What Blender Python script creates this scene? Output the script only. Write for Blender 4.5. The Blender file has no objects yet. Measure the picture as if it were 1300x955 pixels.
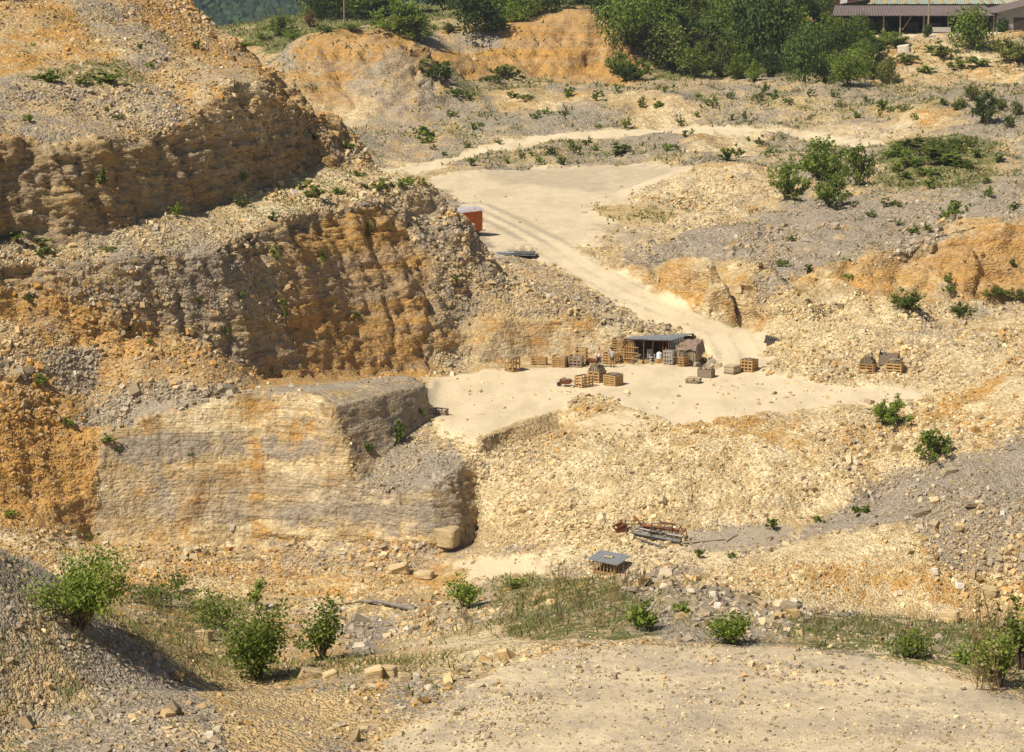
import bpy, bmesh, math, random
import numpy as np
from mathutils import Vector, Matrix, Euler
from mathutils.bvhtree import BVHTree
from mathutils.kdtree import KDTree
from mathutils.geometry import delaunay_2d_cdt

# ------------------------------------------------------------------ camera, sky, sun
SC = bpy.context.scene
COL = SC.collection
FPX = 2900.0                      # focal length in photograph pixels (photo is 1300 x 955)
CAMZ = 39.0                       # eye height over the quarry floor
PITCH = math.atan((477.5 + 110.0) / FPX)
cam_data = bpy.data.cameras.new('camera')
cam_data.sensor_width = 36.0
cam_data.lens = 36.0 * FPX / 1300.0
cam_data.clip_start = 0.5
cam_data.clip_end = 9000.0
cam = bpy.data.objects.new('camera', cam_data)
COL.objects.link(cam)
cam.location = (0, 0, CAMZ)
cam.rotation_euler = (math.radians(90) - PITCH, 0, 0)
SC.camera = cam

SUN_DIR = Vector((0.79, 0.60, -1.26)).normalized()       # the way the light travels
world = bpy.data.worlds.new('World')
SC.world = world
world.use_nodes = True
wn = world.node_tree
for n in list(wn.nodes): wn.nodes.remove(n)
sky = wn.nodes.new('ShaderNodeTexSky')
sky.sky_type = 'NISHITA'
sky.sun_disc = False
sky.sun_elevation = math.asin(-SUN_DIR.z)
sky.sun_rotation = math.atan2(-SUN_DIR.x, -SUN_DIR.y)
sky.air_density = 1.0; sky.dust_density = 1.2
bg = wn.nodes.new('ShaderNodeBackground'); bg.inputs[1].default_value = 0.052
wo = wn.nodes.new('ShaderNodeOutputWorld')
wn.links.new(sky.outputs[0], bg.inputs[0]); wn.links.new(bg.outputs[0], wo.inputs[0])
sd = bpy.data.lights.new('sun', 'SUN')
sd.energy = 4.9; sd.angle = math.radians(0.53); sd.color = (1.0, 0.90, 0.73)
sun = bpy.data.objects.new('sun', sd); COL.objects.link(sun)
sun.location = (-60, -30, 120)
sun.rotation_euler = SUN_DIR.to_track_quat('-Z', 'Y').to_euler()
SC.view_settings.view_transform = 'Standard'
SC.view_settings.look = 'None'
SC.view_settings.exposure = 0.20
SC.view_settings.gamma = 1.0
SC.view_settings.use_curve_mapping = False
SC.render.engine = 'CYCLES'
SC.cycles.max_bounces = 5
SC.cycles.diffuse_bounces = 2
SC.cycles.glossy_bounces = 2
SC.cycles.transparent_max_bounces = 6

rnd = random.Random(11)
nrs = np.random.RandomState(5)

# ------------------------------------------------------------------ view helpers: a place seen in the photo -> a world point
cP, sP = math.cos(PITCH), math.sin(PITCH)
def ray(px, py):
    u = (px - 650.0) / FPX; v = (477.5 - py) / FPX
    return Vector((u, cP + v * sP, -sP + v * cP))       # not normalised
def A(px, py, Y):                                       # at plan distance Y
    d = ray(px, py); t = Y / d.y
    return (d.x * t, Y, CAMZ + d.z * t)
def Z(px, py, z):                                       # at height z
    d = ray(px, py); t = (z - CAMZ) / d.z
    return (d.x * t, d.y * t, z)
def mpp(Y): return Y / FPX * 1.02                       # metres per photo pixel
# ------------------------------------------------------------------ noise (numpy)
def _hash(ix, iy, iz, seed):
    h = (ix.astype(np.int64) * 374761393 + iy.astype(np.int64) * 668265263 + iz.astype(np.int64) * 2147483647 + seed * 974634777) & 0xffffffff
    h = ((h ^ (h >> 13)) * 1274126177) & 0xffffffff
    h = ((h ^ (h >> 16)) * 2246822519) & 0xffffffff
    return ((h ^ (h >> 15)) & 0xffffff).astype(np.float32) / 16777215.0
def vnoise(P, s, seed=0):                               # value noise in -1..1, s = (fx, fy, fz) frequencies
    Q = P * np.array(s, dtype=np.float64)
    i = np.floor(Q).astype(np.int64); f = (Q - i).astype(np.float32)
    f = f * f * f * (f * (f * 6 - 15) + 10)
    r = np.zeros(len(P), np.float32)
    for dx in (0, 1):
        wx = f[:, 0] if dx else 1 - f[:, 0]
        for dy in (0, 1):
            wy = f[:, 1] if dy else 1 - f[:, 1]
            for dz in (0, 1):
                wz = f[:, 2] if dz else 1 - f[:, 2]
                r += wx * wy * wz * _hash(i[:, 0] + dx, i[:, 1] + dy, i[:, 2] + dz, seed)
    return r * 2 - 1
def fbm(P, wl, octaves, seed=0, gain=0.55, aniso=(1, 1, 1)):
    r = np.zeros(len(P), np.float32); a = 1.0; tot = 0
    for o in range(octaves):
        fr = 1.0 / wl * (2.03 ** o)
        r += a * vnoise(P + 17.3 * o, (fr * aniso[0], fr * aniso[1], fr * aniso[2]), seed + o); tot += a; a *= gain
    return r / tot
def cells(P, wl, seed=0):                               # distance to the nearest random point: 0 at a cell's heart
    Q = P / wl; i = np.floor(Q).astype(np.int64); best = np.full(len(P), 9.0, np.float32); val = np.zeros(len(P), np.float32)
    for dx in (-1, 0, 1):
        for dy in (-1, 0, 1):
            for dz in (-1, 0, 1):
                c = i + np.array([dx, dy, dz])
                hx = _hash(c[:, 0], c[:, 1], c[:, 2], seed); hy = _hash(c[:, 0], c[:, 1], c[:, 2], seed + 7); hz = _hash(c[:, 0], c[:, 1], c[:, 2], seed + 13)
                d = (c[:, 0] + hx - Q[:, 0]) ** 2 + (c[:, 1] + hy - Q[:, 1]) ** 2 + (c[:, 2] + hz - Q[:, 2]) ** 2
                m = d < best
                best = np.where(m, d, best).astype(np.float32); val = np.where(m, hx, val)
    return np.sqrt(best), val
def sstep(x, a, b):
    t = np.clip((x - a) / (b - a), 0, 1); return t * t * (3 - 2 * t)

# ------------------------------------------------------------------ the terrain's break lines (crests, toes, road edges)
LINES = []       # (points, sharp)
def L(pts, sharp=0.0): LINES.append((list(pts), sharp))
def Aa(*t): return [A(*p) for p in t]
def Zz(*t): return [Z(*p) for p in t]
def back(pts, dy, dz):                                  # hidden line behind a crest
    L([(x * (y + dy) / y, y + dy, z - dz) for x, y, z in pts])

# near bank and gravel road
L([(-60, -60, 40), (60, -60, 40)]); L([(-40, 2, 37.3), (0, 2, 37.3), (40, 2, 37.3)])
L([(-40, 14, 31), (0, 14, 31), (40, 14, 31)]); L([(-30, 30, 24.4), (0, 30, 23), (30, 30, 23)])
L([(-24, 41, 23.6), (-12, 41.5, 22.4), (0, 42, 22), (25, 42, 22)])
L(Zz((330, 875, 21.6), (450, 862, 21.7), (560, 852, 21.9), (620, 838, 22), (720, 818, 22), (860, 820, 22), (1000, 822, 22), (1100, 832, 22), (1200, 850, 22), (1300, 872, 22), (1400, 890, 22)))
L(Aa((-150, 640, 48), (-60, 672, 49), (0, 700, 50), (60, 722, 50.5), (120, 768, 51), (180, 815, 51.5), (240, 860, 51.5), (290, 890, 50.5)))
L(Aa((-60, 880, 44.5), (0, 860, 45.5), (110, 880, 46.8)))
L(Aa((150, 815, 57), (215, 812, 59), (300, 838, 57), (400, 838, 56), (500, 828, 56.5), (600, 812, 56)))
L(Aa((40, 760, 60), (150, 775, 63), (260, 790, 64), (350, 800, 64), (440, 808, 63), (560, 800, 61), (640, 790, 58)))
crest = Aa((-60, 715, 66), (40, 725, 67), (150, 742, 69), (240, 762, 72), (330, 775, 74), (420, 765, 76), (480, 762, 76), (540, 772, 74), (600, 752, 70), (680, 737, 66), (780, 730, 64), (870, 724, 62), (940, 742, 60), (1000, 766, 59), (1100, 785, 58), (1200, 792, 58), (1300, 800, 57), (1400, 800, 57))
L(crest); back(crest, 9, 7); back(crest, 17, 18) if False else None
L(Aa((760, 770, 57.5), (850, 755, 58.5), (930, 765, 57.5), (1000, 790, 56)))
# right scree ridge
L([(-1, 74, 11.5), (8, 74, 10.5), (16, 74, 10.5), (26, 75, 11)])
L(Aa((930, 748, 88), (1000, 765, 88), (1100, 780, 89), (1200, 782, 89), (1320, 787, 90), (1420, 790, 90)))
rr = Aa((1500, 480, 103), (1340, 540, 100), (1300, 560, 99), (1220, 578, 98), (1150, 602, 97), (1080, 640, 96), (1010, 680, 94.5), (940, 705, 92.5), (900, 722, 91), (880, 738, 89))
L(rr); L(Aa((1040, 720, 90.5), (1130, 690, 92), (1220, 670, 93.5), (1320, 660, 94)))
back(rr[:-1], 10, 8)
L([(-70, 112, -6), (-25, 112, -9), (0, 112, -9), (26, 118, -6), (45, 125, 0), (80, 130, 8)])
# lower pit
L(Aa((140, 760, 150), (300, 764, 154), (420, 745, 156), (560, 735, 158), (700, 728, 155), (800, 708, 156), (900, 703, 156), (1000, 690, 156)))
L(Aa((-80, 655, 158), (0, 662, 158), (60, 680, 159), (140, 697, 160)))
# block of banked stone: lower wall base, ledge, top
L(Aa((120, 692, 164.6), (200, 690, 166), (300, 696, 166.8), (400, 700, 166), (480, 703, 165), (550, 707, 163.6), (575, 702, 164.6), (607, 692, 166.8)), .8)
L(Aa((455, 612, 166.6), (500, 615, 165.8), (549, 616, 165.2), (600, 600, 168)), 1)
L(Aa((455, 612, 166.6), (500, 568, 171), (546, 528, 178)), .7)
L(Aa((140, 547, 168.5), (200, 521, 169.6), (260, 507, 170.4), (330, 497, 170.8), (390, 499, 170.3), (424, 517, 168.2), (478, 502, 172), (538, 489, 177.4)), 1)
L(Aa((330, 492, 175), (415, 489, 176), (520, 478, 179.5), (538, 489, 177.4)), 1)
L(Aa((540, 505, 178.8), (546, 528, 178.8)), .6)
# central rubble toe, middle, quarry floor edge
L(Aa((606, 694, 165), (650, 692, 162), (760, 682, 160), (900, 672, 160), (1060, 655, 162), (1150, 640, 163)))
L(Aa((612, 620, 166.5), (700, 645, 163), (800, 645, 162), (900, 640, 161.5), (1000, 630, 163.5), (1080, 615, 165)))
L(Aa((615, 592, 168), (700, 580, 168), (800, 598, 165.5), (900, 590, 166), (1000, 570, 168), (1080, 572, 168.5)))
L(Zz((552, 549, 0), (600, 563, -.1), (612, 561, 0)))
L(Zz((612, 557, 0), (660, 540, 0), (703, 522, 0)), 1)
L(Aa((622, 574, 168.8), (665, 560, 171.6), (714, 544, 176.2)), 1)
L(Zz((716, 525, 0), (730, 540, -.1), (740, 547, -.1), (800, 552, 0), (860, 550, 0), (940, 536, 0), (1000, 522, .2), (1060, 510, .5), (1130, 520, .6)))
L(Aa((738, 505, 181), (762, 500, 181), (790, 508, 179)))
L(Zz((715, 513, 0), (722, 498, 0), (760, 491, 0), (800, 498, 0), (808, 518, 0)))
L(Zz((548, 477, .1), (600, 470, .2), (650, 464, .2), (700, 459, .1), (790, 459, .1), (840, 459, .1), (880, 462, .1), (960, 475, .1), (1050, 478, .4), (1100, 478, .5), (1150, 482, .6)))
# right side of the pit
L(Aa((1100, 545, 171), (1150, 528, 172.5), (1180, 522, 173.5), (1240, 500, 176), (1300, 470, 178), (1400, 430, 180)))
L(Aa((1100, 590, 168), (1200, 570, 166), (1300, 540, 167), (1400, 510, 168)))
L(Aa((1000, 445, 198), (1060, 440, 198), (1160, 440, 196), (1220, 440, 194), (1300, 442, 194), (1400, 440, 195)))
L(Aa((1190, 482, 189), (1300, 478, 186), (1400, 470, 186)))
L(Aa((985, 420, 205), (1060, 412, 205), (1150, 402, 206), (1230, 405, 207), (1300, 402, 208), (1400, 395, 209)))
L(Aa((1010, 374, 213), (1080, 378, 213.5), (1150, 376, 214), (1200, 382, 214), (1240, 386, 214), (1310, 376, 216), (1400, 370, 218)), .9)
L(Aa((1000, 347, 215), (1060, 328, 217.5), (1130, 318, 218.5), (1190, 288, 220.5), (1240, 280, 221), (1310, 292, 221), (1400, 290, 222)), .9)
# haul road from the plateau
L(Zz((640, 318, 4.3), (662, 308, 4.3), (720, 347, 3.7), (780, 384, 2.8), (840, 410, 1.8), (890, 434, .8), (908, 458, .1)), .4)
L(Zz((722, 308, 4.4), (777, 343, 3.8), (832, 372, 2.8), (892, 396, 1.8), (962, 420, .7), (978, 452, .2)), .4)
L(Aa((797, 357, 222.3), (842, 380, 215), (900, 400, 210.5), (968, 411, 208.5)), .92)
L(Aa((797, 341, 225), (850, 330, 217.6), (900, 328, 213), (963, 328, 211), (980, 345, 211)), .92)
L(Aa((820, 302, 243), (900, 300, 236), (1000, 300, 235), (1080, 300, 236)))
L(Aa((900, 288, 248), (950, 274, 256), (1000, 258, 264), (1100, 258, 256), (1200, 250, 255), (1300, 240, 256), (1400, 235, 256)))
L(Aa((1000, 228, 282), (1100, 210, 286), (1200, 200, 286), (1300, 190, 286), (1400, 185, 286)))
# stone-cut wall behind the quarry floor
L(Aa((560, 462, 196), (600, 462, 198), (690, 454, 202.6), (790, 454, 203.2), (880, 452, 203.2)), .85)
L(Aa((595, 402, 202.5), (650, 394, 203.6), (700, 392, 204.4), (745, 400, 204.6), (795, 416, 204.6), (850, 424, 205), (880, 430, 204.8)), .95)
L(Aa((625, 352, 222), (645, 338, 228), (690, 350, 224), (720, 370, 216)))
# plateau
L(Zz((560, 305, 4.4), (620, 300, 4.4), (600, 262, 4.6)))
L(Zz((700, 280, 4.5), (760, 300, 4.5), (820, 291, 4.4), (890, 278, 4.4)))
L(Zz((560, 222, 4.9), (700, 215, 5), (850, 209, 5.4), (910, 204, 6.0)))
L(Zz((780, 236, 4.7), (790, 262, 4.5), (870, 264, 4.5), (940, 262, 4.6)))
L(Aa((815, 246, 272), (850, 228, 278), (900, 212, 284), (940, 207, 287), (985, 216, 284), (990, 240, 272)))
L(Aa((900, 200, 304), (980, 196, 304), (1060, 198, 300)))
# far track
L(Zz((430, 232, 5), (500, 226, 5), (560, 211, 5.2), (640, 188, 6), (720, 177, 6.6), (800, 172, 6.9), (900, 169.5, 7), (1000, 175, 7), (1080, 184, 7), (1132, 191, 7.2), (1200, 196, 8)))
L(Zz((430, 222, 5), (500, 216, 5), (560, 203, 5.2), (640, 181, 6), (720, 170.5, 6.6), (800, 166, 6.9), (900, 163.5, 7), (1000, 167, 7), (1080, 175, 7.1), (1132, 183, 7.3), (1220, 180, 9), (1300, 172, 9.8), (1400, 165, 10.5)))
L(Aa((600, 205, 313), (650, 196, 318), (700, 189, 319), (760, 191, 318), (800, 200, 309))); L(Aa((860, 196, 308), (900, 182, 318), (960, 186, 314), (990, 196, 306)))
L(Aa((590, 178, 340), (640, 158, 342), (720, 152, 345), (790, 158, 340), (850, 147, 346), (900, 157, 338), (960, 145, 344), (1040, 150, 338), (1100, 150, 336), (1160, 138, 334), (1210, 145, 330), (1300, 150, 322), (1400, 150, 322)))
L(Aa((1150, 166, 324), (1200, 166, 318), (1300, 160, 312)))
L(Aa((600, 140, 352), (640, 132, 355), (720, 128, 356), (800, 132, 352), (880, 128, 354), (960, 126, 354)))
L(Aa((600, 122, 362), (650, 118, 364), (800, 117, 362), (900, 114, 362), (1000, 113, 362), (1100, 116, 354), (1200, 120, 347), (1300, 125, 342), (1400, 125, 340)))
L(Aa((580, 110, 370), (650, 104, 384), (800, 99, 388), (950, 99, 388), (1100, 104, 381), (1200, 105, 379), (1300, 104, 378), (1400, 104, 378)))
# far mounds
L(Aa((300, 120, 350), (380, 150, 344), (440, 165, 342), (490, 172, 340), (550, 163, 343), (566, 130, 353)))
L(Aa((360, 92, 360), (384, 47, 361), (430, 38, 361), (500, 42, 361), (530, 68, 359), (556, 100, 357)))
L(Aa((420, 90, 354), (480, 110, 351), (530, 110, 352)))
L(Aa((400, 34, 385), (460, 30, 400), (540, 34, 402))); L(Aa((225, 52, 560), (300, 50, 570), (410, 42, 560)))
L(Aa((425, 16, 455), (450, 8, 462), (560, 8, 462), (640, 10, 462)))
L(Aa((570, 86, 374), (620, 92, 377), (650, 101, 381), (720, 103, 382), (800, 99, 384), (822, 95, 388)))
L(Aa((560, 38, 392), (600, 37, 395), (650, 30, 396), (690, 22, 397), (715, 10, 399), (745, 12, 399), (772, 27, 397), (800, 55, 393), (822, 84, 390)))
L(Aa((700, 18, 425), (780, 30, 425)))
L(Aa((845, 93, 396), (920, 92, 398), (1000, 94, 396))); L(Aa((830, 40, 432), (880, 36, 420), (910, 66, 408), (950, 40, 432), (1000, 42, 432)))
L(Aa((780, -15, 480), (1000, -15, 490)))
L(Aa((1030, 96, 394), (1100, 103, 387), (1200, 104, 385), (1300, 101, 383), (1400, 100, 382)))
L(Aa((1040, 60, 415), (1100, 54, 414), (1150, 49, 410), (1230, 47, 407), (1300, 46, 404), (1400, 44, 402)))
L(Zz((1060, 44, 16.2), (1100, 43, 16.5), (1300, 40, 17.2), (1400, 40, 17.4)))
L([(50, 480, 18), (75, 490, 17.5), (160, 500, 18)])
# left field behind the mounds
L(Aa((250, 95, 395), (330, 92, 398))); L(Aa((240, 55, 430), (300, 52, 432), (370, 44, 436), (392, 38, 430))); L(Aa((200, 46, 500), (300, 42, 520), (390, 36, 520)))
# left: middle cliff
L(Aa((-80, 345, 171), (0, 338, 174.4), (80, 334, 174.6), (150, 324, 176.4), (270, 317, 180.6), (340, 286, 188.5), (400, 262, 197), (470, 246, 203), (530, 239, 207), (562, 243, 208.5), (583, 258, 208.5), (600, 290, 208.5), (616, 320, 209), (640, 345, 210)), .6)
L(Aa((-80, 420, 169), (0, 415, 171.5), (70, 420, 173), (150, 420, 174.5), (250, 415, 177)))
L(Aa((-80, 500, 165), (0, 500, 167), (60, 490, 170), (120, 508, 172), (170, 490, 175), (250, 492, 177), (330, 488, 180), (420, 483, 186.6), (480, 478, 190.8), (545, 473, 193.8)), .5)
L(Aa((-80, 640, 158), (0, 640, 161), (60, 650, 163.5), (110, 640, 165.3)))
L(Aa((60, 560, 167.5), (112, 560, 168.2)))
L(Aa((556, 462, 195), (566, 430, 198), (590, 402, 202)))
L(Aa((562, 330, 204.5), (600, 350, 205)))
L([(-20, 222, 10.5), (-8, 226, 5.4), (-3, 228, 4.6)]); L([(-22, 245, 7), (-9, 250, 4.5)])
# left: upper hill
L(Aa((-80, 298, 171), (0, 302, 176), (90, 311, 178.2), (200, 276, 186.2), (300, 252, 195), (350, 235, 202), (402, 208, 212), (440, 214, 214), (474, 212, 215.5)), .8)
L(Aa((-80, 165, 174), (0, 168, 178.8), (120, 180, 182), (195, 172, 189.2), (245, 145, 194), (300, 100, 202), (345, 103, 209), (400, 142, 215), (440, 170, 217), (476, 206, 217)), .65)
L(Aa((-80, 90, 188), (30, 100, 193), (130, 95, 196), (200, 80, 204)))
sil = Aa((-200, 80, 198), (-80, 66, 200), (0, 52, 205), (50, 16, 215), (100, -50, 238), (180, -45, 240), (240, 0, 233), (297, 40, 230), (346, 78, 226), (379, 101, 225), (415, 133, 220), (446, 160, 218))
L(sil, .6)
L([(-100, 260, 24), (-70, 290, 22), (-40, 275, 16), (-24, 262, 7), (-21, 235, 7.2)]); L([(-60, 330, 12), (-40, 320, 8)])
# far frame
L([(-900, -200, 45), (-900, 700, -90), (-300, 900, -90), (0, 900, -60), (300, 900, 20), (900, 900, 30), (900, -200, 45), (0, -300, 45)])
L([(-300, 0, 45), (-300, 300, 30), (-250, 600, -20)]); L([(300, 0, 45), (250, 300, 24), (250, 600, 25)])
L([(-90, 60, 34), (-75, 110, 12), (-80, 150, 8)]); L([(60, 60, 26), (75, 100, 22), (90, 170, 16), (95, 250, 14)])

def build_tin():
    vs, es, attr = [], [], []
    for pts, sh in LINES:
        b = len(vs)
        for k, p in enumerate(pts):
            vs.append(p); attr.append(sh)
            if k: es.append((b + k - 1, b + k))
    v2 = [Vector((p[0], p[1])) for p in vs]
    ov, oe, of, orig_v, _, _ = delaunay_2d_cdt(v2, es, [], 0, 1e-4)
    V = np.zeros((len(ov), 3)); S = np.zeros(len(ov)); new = 0
    for i, p in enumerate(ov):
        V[i, 0], V[i, 1] = p.x, p.y
        if orig_v[i]:
            V[i, 2] = np.mean([vs[k][2] for k in orig_v[i]]); S[i] = np.mean([attr[k] for k in orig_v[i]])
        else:
            new += 1; best = None
            for a, b_ in es:
                pa, pb = v2[a], v2[b_]; d = pb - pa; t = (p - pa).dot(d) / max(d.length_squared, 1e-9)
                if -0.01 <= t <= 1.01:
                    e = ((pa + d * t) - p).length
                    if best is None or e < best[0]: best = (e, vs[a][2] * (1 - t) + vs[b_][2] * t)
            V[i, 2] = best[1]
            print('CROSSING at', round(p.x, 1), round(p.y, 1))
    T = np.array([f for f in of], dtype=np.int64)
    return V, S, T

def in_view(P, m=0.06):
    d = P - np.array([0, 0, CAMZ]); depth = d[:, 1] * cP - d[:, 2] * sP
    u = d[:, 0] / np.maximum(depth, .1); v = (d[:, 1] * sP + d[:, 2] * cP) / np.maximum(depth, .1)
    hw, hh = 650 / FPX, 477.5 / FPX
    return (depth > 1) & (abs(u) < hw + m) & (abs(v) < hh + m)

def refine(V, At, T, px, px_steep, offmul=8.0, maxit=14, cap=4e6):
    """split every edge longer than px photo pixels (px_steep on steep ground), crack free"""
    for it in range(maxit):
        E = np.sort(np.concatenate([T[:, [0, 1]], T[:, [1, 2]], T[:, [2, 0]]]), axis=1)
        key = E[:, 0] * np.int64(10000000) + E[:, 1]
        uk, inv = np.unique(key, return_inverse=True)
        ea = uk // 10000000; eb = uk % 10000000
        pa, pb = V[ea], V[eb]; mid = (pa + pb) / 2; d = pb - pa
        ln = np.sqrt((d ** 2).sum(1)); dist = np.sqrt(((mid - np.array([0, 0, CAMZ])) ** 2).sum(1))
        steep = np.clip((abs(d[:, 2]) / np.maximum(ln, 1e-6) - .3) * 2.5, 0, 1)
        ln = np.sqrt(d[:, 0] ** 2 + (d[:, 1] * np.where(mid[:, 1] < 105, .5, .28)) ** 2 + d[:, 2] ** 2)
        tgt = (px * (1 - steep) + px_steep * steep) * np.maximum(dist, 30) / FPX
        iv = in_view(mid) | in_view(pa) | in_view(pb)
        hid = (mid[:, 1] > 470) | ((mid[:, 1] < 148) & (mid[:, 2] < 10)) | (mid[:, 1] < 43)
        tgt = np.where(iv, np.where(hid, tgt * 4, tgt), tgt * offmul)
        split = ln > tgt
        if not split.any(): break
        ns = int(split.sum())
        newid = np.full(len(uk), -1, np.int64); newid[split] = len(V) + np.arange(ns)
        V = np.concatenate([V, mid[split]]); At = np.concatenate([At, (At[ea[split]] + At[eb[split]]) / 2])
        n = len(T); m0, m1, m2 = newid[inv[:n]], newid[inv[n:2 * n]], newid[inv[2 * n:]]
        s0, s1, s2 = m0 >= 0, m1 >= 0, m2 >= 0; cnt = s0.astype(int) + s1 + s2
        out = [T[cnt == 0]]
        a, b, c = T[:, 0], T[:, 1], T[:, 2]
        def rot(mask, r):
            A3 = [a, b, c]; M3 = [m0, m1, m2]
            return [A3[(r + k) % 3][mask] for k in range(3)] + [M3[(r + k) % 3][mask] for k in range(3)]
        for r, (sa, sb, sc_) in enumerate(((s0, s1, s2), (s1, s2, s0), (s2, s0, s1))):
            mk = (cnt == 1) & sa
            x, y, z, mx, my, mz = rot(mk, r)
            out += [np.stack([x, mx, z], 1), np.stack([mx, y, z], 1)]
            mk = (cnt == 2) & sa & sb                   # edges xy and yz split
            x, y, z, mx, my, mz = rot(mk, r)
            out += [np.stack([mx, y, my], 1), np.stack([x, mx, my], 1), np.stack([x, my, z], 1)]
        mk = cnt == 3
        x, y, z, mx, my, mz = rot(mk, 0)
        out += [np.stack([x, mx, mz], 1), np.stack([mx, y, my], 1), np.stack([mz, my, z], 1), np.stack([mx, my, mz], 1)]
        T = np.concatenate(out)
        if len(T) > cap: break
    return V, At, T

def smooth(V, T, S, it, k=.5):
    E = np.unique(np.sort(np.concatenate([T[:, [0, 1]], T[:, [1, 2]], T[:, [2, 0]]]), axis=1), axis=0)
    n = len(V); deg = np.bincount(E.ravel(), minlength=n).astype(float)
    for _ in range(it):
        acc = np.zeros_like(V)
        for j in range(3):
            acc[:, j] = np.bincount(E[:, 0], weights=V[E[:, 1], j], minlength=n) + np.bincount(E[:, 1], weights=V[E[:, 0], j], minlength=n)
        avg = acc / np.maximum(deg, 1)[:, None]
        V = V + (avg - V) * (k * (1 - S))[:, None]
    return V

def vnormals(V, T):
    fn = np.cross(V[T[:, 1]] - V[T[:, 0]], V[T[:, 2]] - V[T[:, 0]])
    N = np.zeros_like(V)
    for k in range(3):
        for j in range(3): N[:, j] += np.bincount(T[:, k], weights=fn[:, j], minlength=len(V))
    l = np.sqrt((N ** 2).sum(1)); N /= np.maximum(l, 1e-9)[:, None]
    return N
FINE_FLAT, FINE_STEEP, N_STONES = 7.0, 2.8, 185000
# ------------------------------------------------------------------ terrain mesh, stage one
V, S, T = build_tin()
_fn = np.cross(V[T[:, 1]] - V[T[:, 0]], V[T[:, 2]] - V[T[:, 0]])
T[_fn[:, 2] < 0] = T[_fn[:, 2] < 0][:, ::-1]
V, At, T = refine(V, S[:, None], T, 30, 20)
V = smooth(V, T, np.clip(At[:, 0], 0, 1), 4)
V, At, T = refine(V, At, T, 14, 10)
V = smooth(V, T, np.clip(At[:, 0], 0, 1), 3)

# what the ground is made of, region by region: g grey shale, o orange marl, p pale limestone, v growth, s trodden smooth, r loose stones, c rock face, b brown
CH = 'gopvsrcb'
DEF = dict(g=.25, o=.15, p=.2, v=0, s=0, r=.5, c=0, b=0)
REG = []
def R(poly, **k): REG.append((np.array(poly, float), k))
# far ground
R([(-50, -60), (1350, -60), (1350, 215), (470, 215), (470, 190), (-50, 190)], g=.68, o=.08, p=.2, v=.52, r=.3)
R([(240, -60), (1350, -60), (1350, 50), (1000, 95), (830, 98), (790, 30), (700, 0), (640, 28), (520, 36), (390, 45), (300, 90), (240, 60)], g=.1, o=.1, p=.1, v=.95, r=.05, s=.2)
R([(540, 60), (640, 80), (820, 100), (1300, 105), (1300, 112), (540, 112)], g=.5, v=.45, p=.15, r=.2)
R([(365, 60), (385, 45), (430, 36), (520, 42), (556, 80), (556, 160), (480, 172), (400, 150)], g=.2, o=.8, p=.05, v=.3, c=1, r=.1, b=.1)
R([(440, 90), (500, 60), (550, 90), (556, 165), (470, 170)], g=.65, o=.2, p=.1, v=.18, c=.7, r=.12)
R([(400, 120), (480, 125), (470, 170), (420, 160)], g=.1, o=.3, p=.5, c=.7, r=.05)
R([(540, 36), (640, 30), (700, 14), (720, 6), (750, 10), (790, 45), (825, 90), (800, 102), (640, 100), (560, 90)], g=.05, o=.82, p=.2, v=.2, c=.7, r=.08)
R([(540, 40), (630, 45), (640, 60), (600, 62), (545, 60)], g=.75, o=.2, p=.1, v=.1, c=.6, r=.1)
R([(860, 35), (900, 40), (915, 68), (885, 62)], o=.7, g=.1, p=.3, v=0)
R([(1100, 55), (1140, 48), (1300, 45), (1300, 105), (1100, 105)], g=.2, o=.38, p=.45, v=.34, r=.3, c=.3)
R([(560, 100), (650, 92), (700, 104), (690, 124), (600, 128), (555, 120)], g=.4, v=.72, o=.1, p=.1, r=.2)
R([(500, 166), (600, 150), (610, 178), (520, 184)], g=.6, v=.6, o=.1, p=.1, r=.2)
R([(620, 120), (740, 112), (860, 122), (860, 135), (640, 140)], o=.3, p=.4, g=.2)
R([(800, 140), (850, 132), (900, 150), (880, 162), (800, 162)], o=.2, p=.6, g=.25, v=0)
R([(1140, 140), (1220, 135), (1200, 165), (1150, 168)], o=.5, p=.4, g=.1, v=.1)
R([(860, 172), (960, 172), (980, 195), (880, 205)], o=.2, p=.55, g=.2, v=.05)
R([(480, 180), (560, 175), (545, 205), (490, 215)], o=.2, p=.3, g=.4)
R([(1000, 60), (1110, 60), (1110, 105), (1000, 105)], g=.3, v=.8, o=.1, r=.1)
# plateau and its right side
R([(545, 232), (565, 220), (700, 212), (830, 207), (880, 212), (820, 250), (780, 270), (880, 280), (840, 292), (790, 315), (720, 310), (640, 345), (600, 330), (560, 262)], g=.36, o=.03, p=.85, s=1, r=.03)
R([(600, 218), (740, 212), (830, 208), (850, 220), (780, 245), (640, 232)], g=.52, o=.0, p=.7, s=1, r=.03)
R([(745, 262), (800, 258), (900, 265), (880, 290), (780, 285)], g=.15, o=.3, p=.3, v=.35, s=.8, r=.08)
R([(760, 285), (860, 285), (800, 320), (760, 310)], g=.5, p=.4, s=.5, r=.3)
R([(800, 255), (850, 225), (910, 208), (985, 214), (985, 250), (930, 262)], g=.1, o=.2, p=.7, r=1)
R([(790, 325), (840, 290), (950, 262), (1010, 255), (1300, 235), (1310, 280), (1220, 285), (1160, 310), (1060, 330), (1000, 350), (970, 330), (800, 340)], g=.95, o=.03, p=.1, v=.1, r=.6)
R([(930, 232), (990, 225), (1000, 262), (880, 300), (810, 330), (800, 312)], g=.3, o=.1, p=.6, r=1)
R([(1080, 172), (1300, 165), (1310, 245), (1120, 260), (1000, 255), (990, 215)], g=.6, o=.1, p=.15, v=.42, r=.4)
R([(1130, 172), (1270, 170), (1255, 228), (1110, 240)], g=.3, o=.1, p=.1, v=.95, r=.1)
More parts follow.
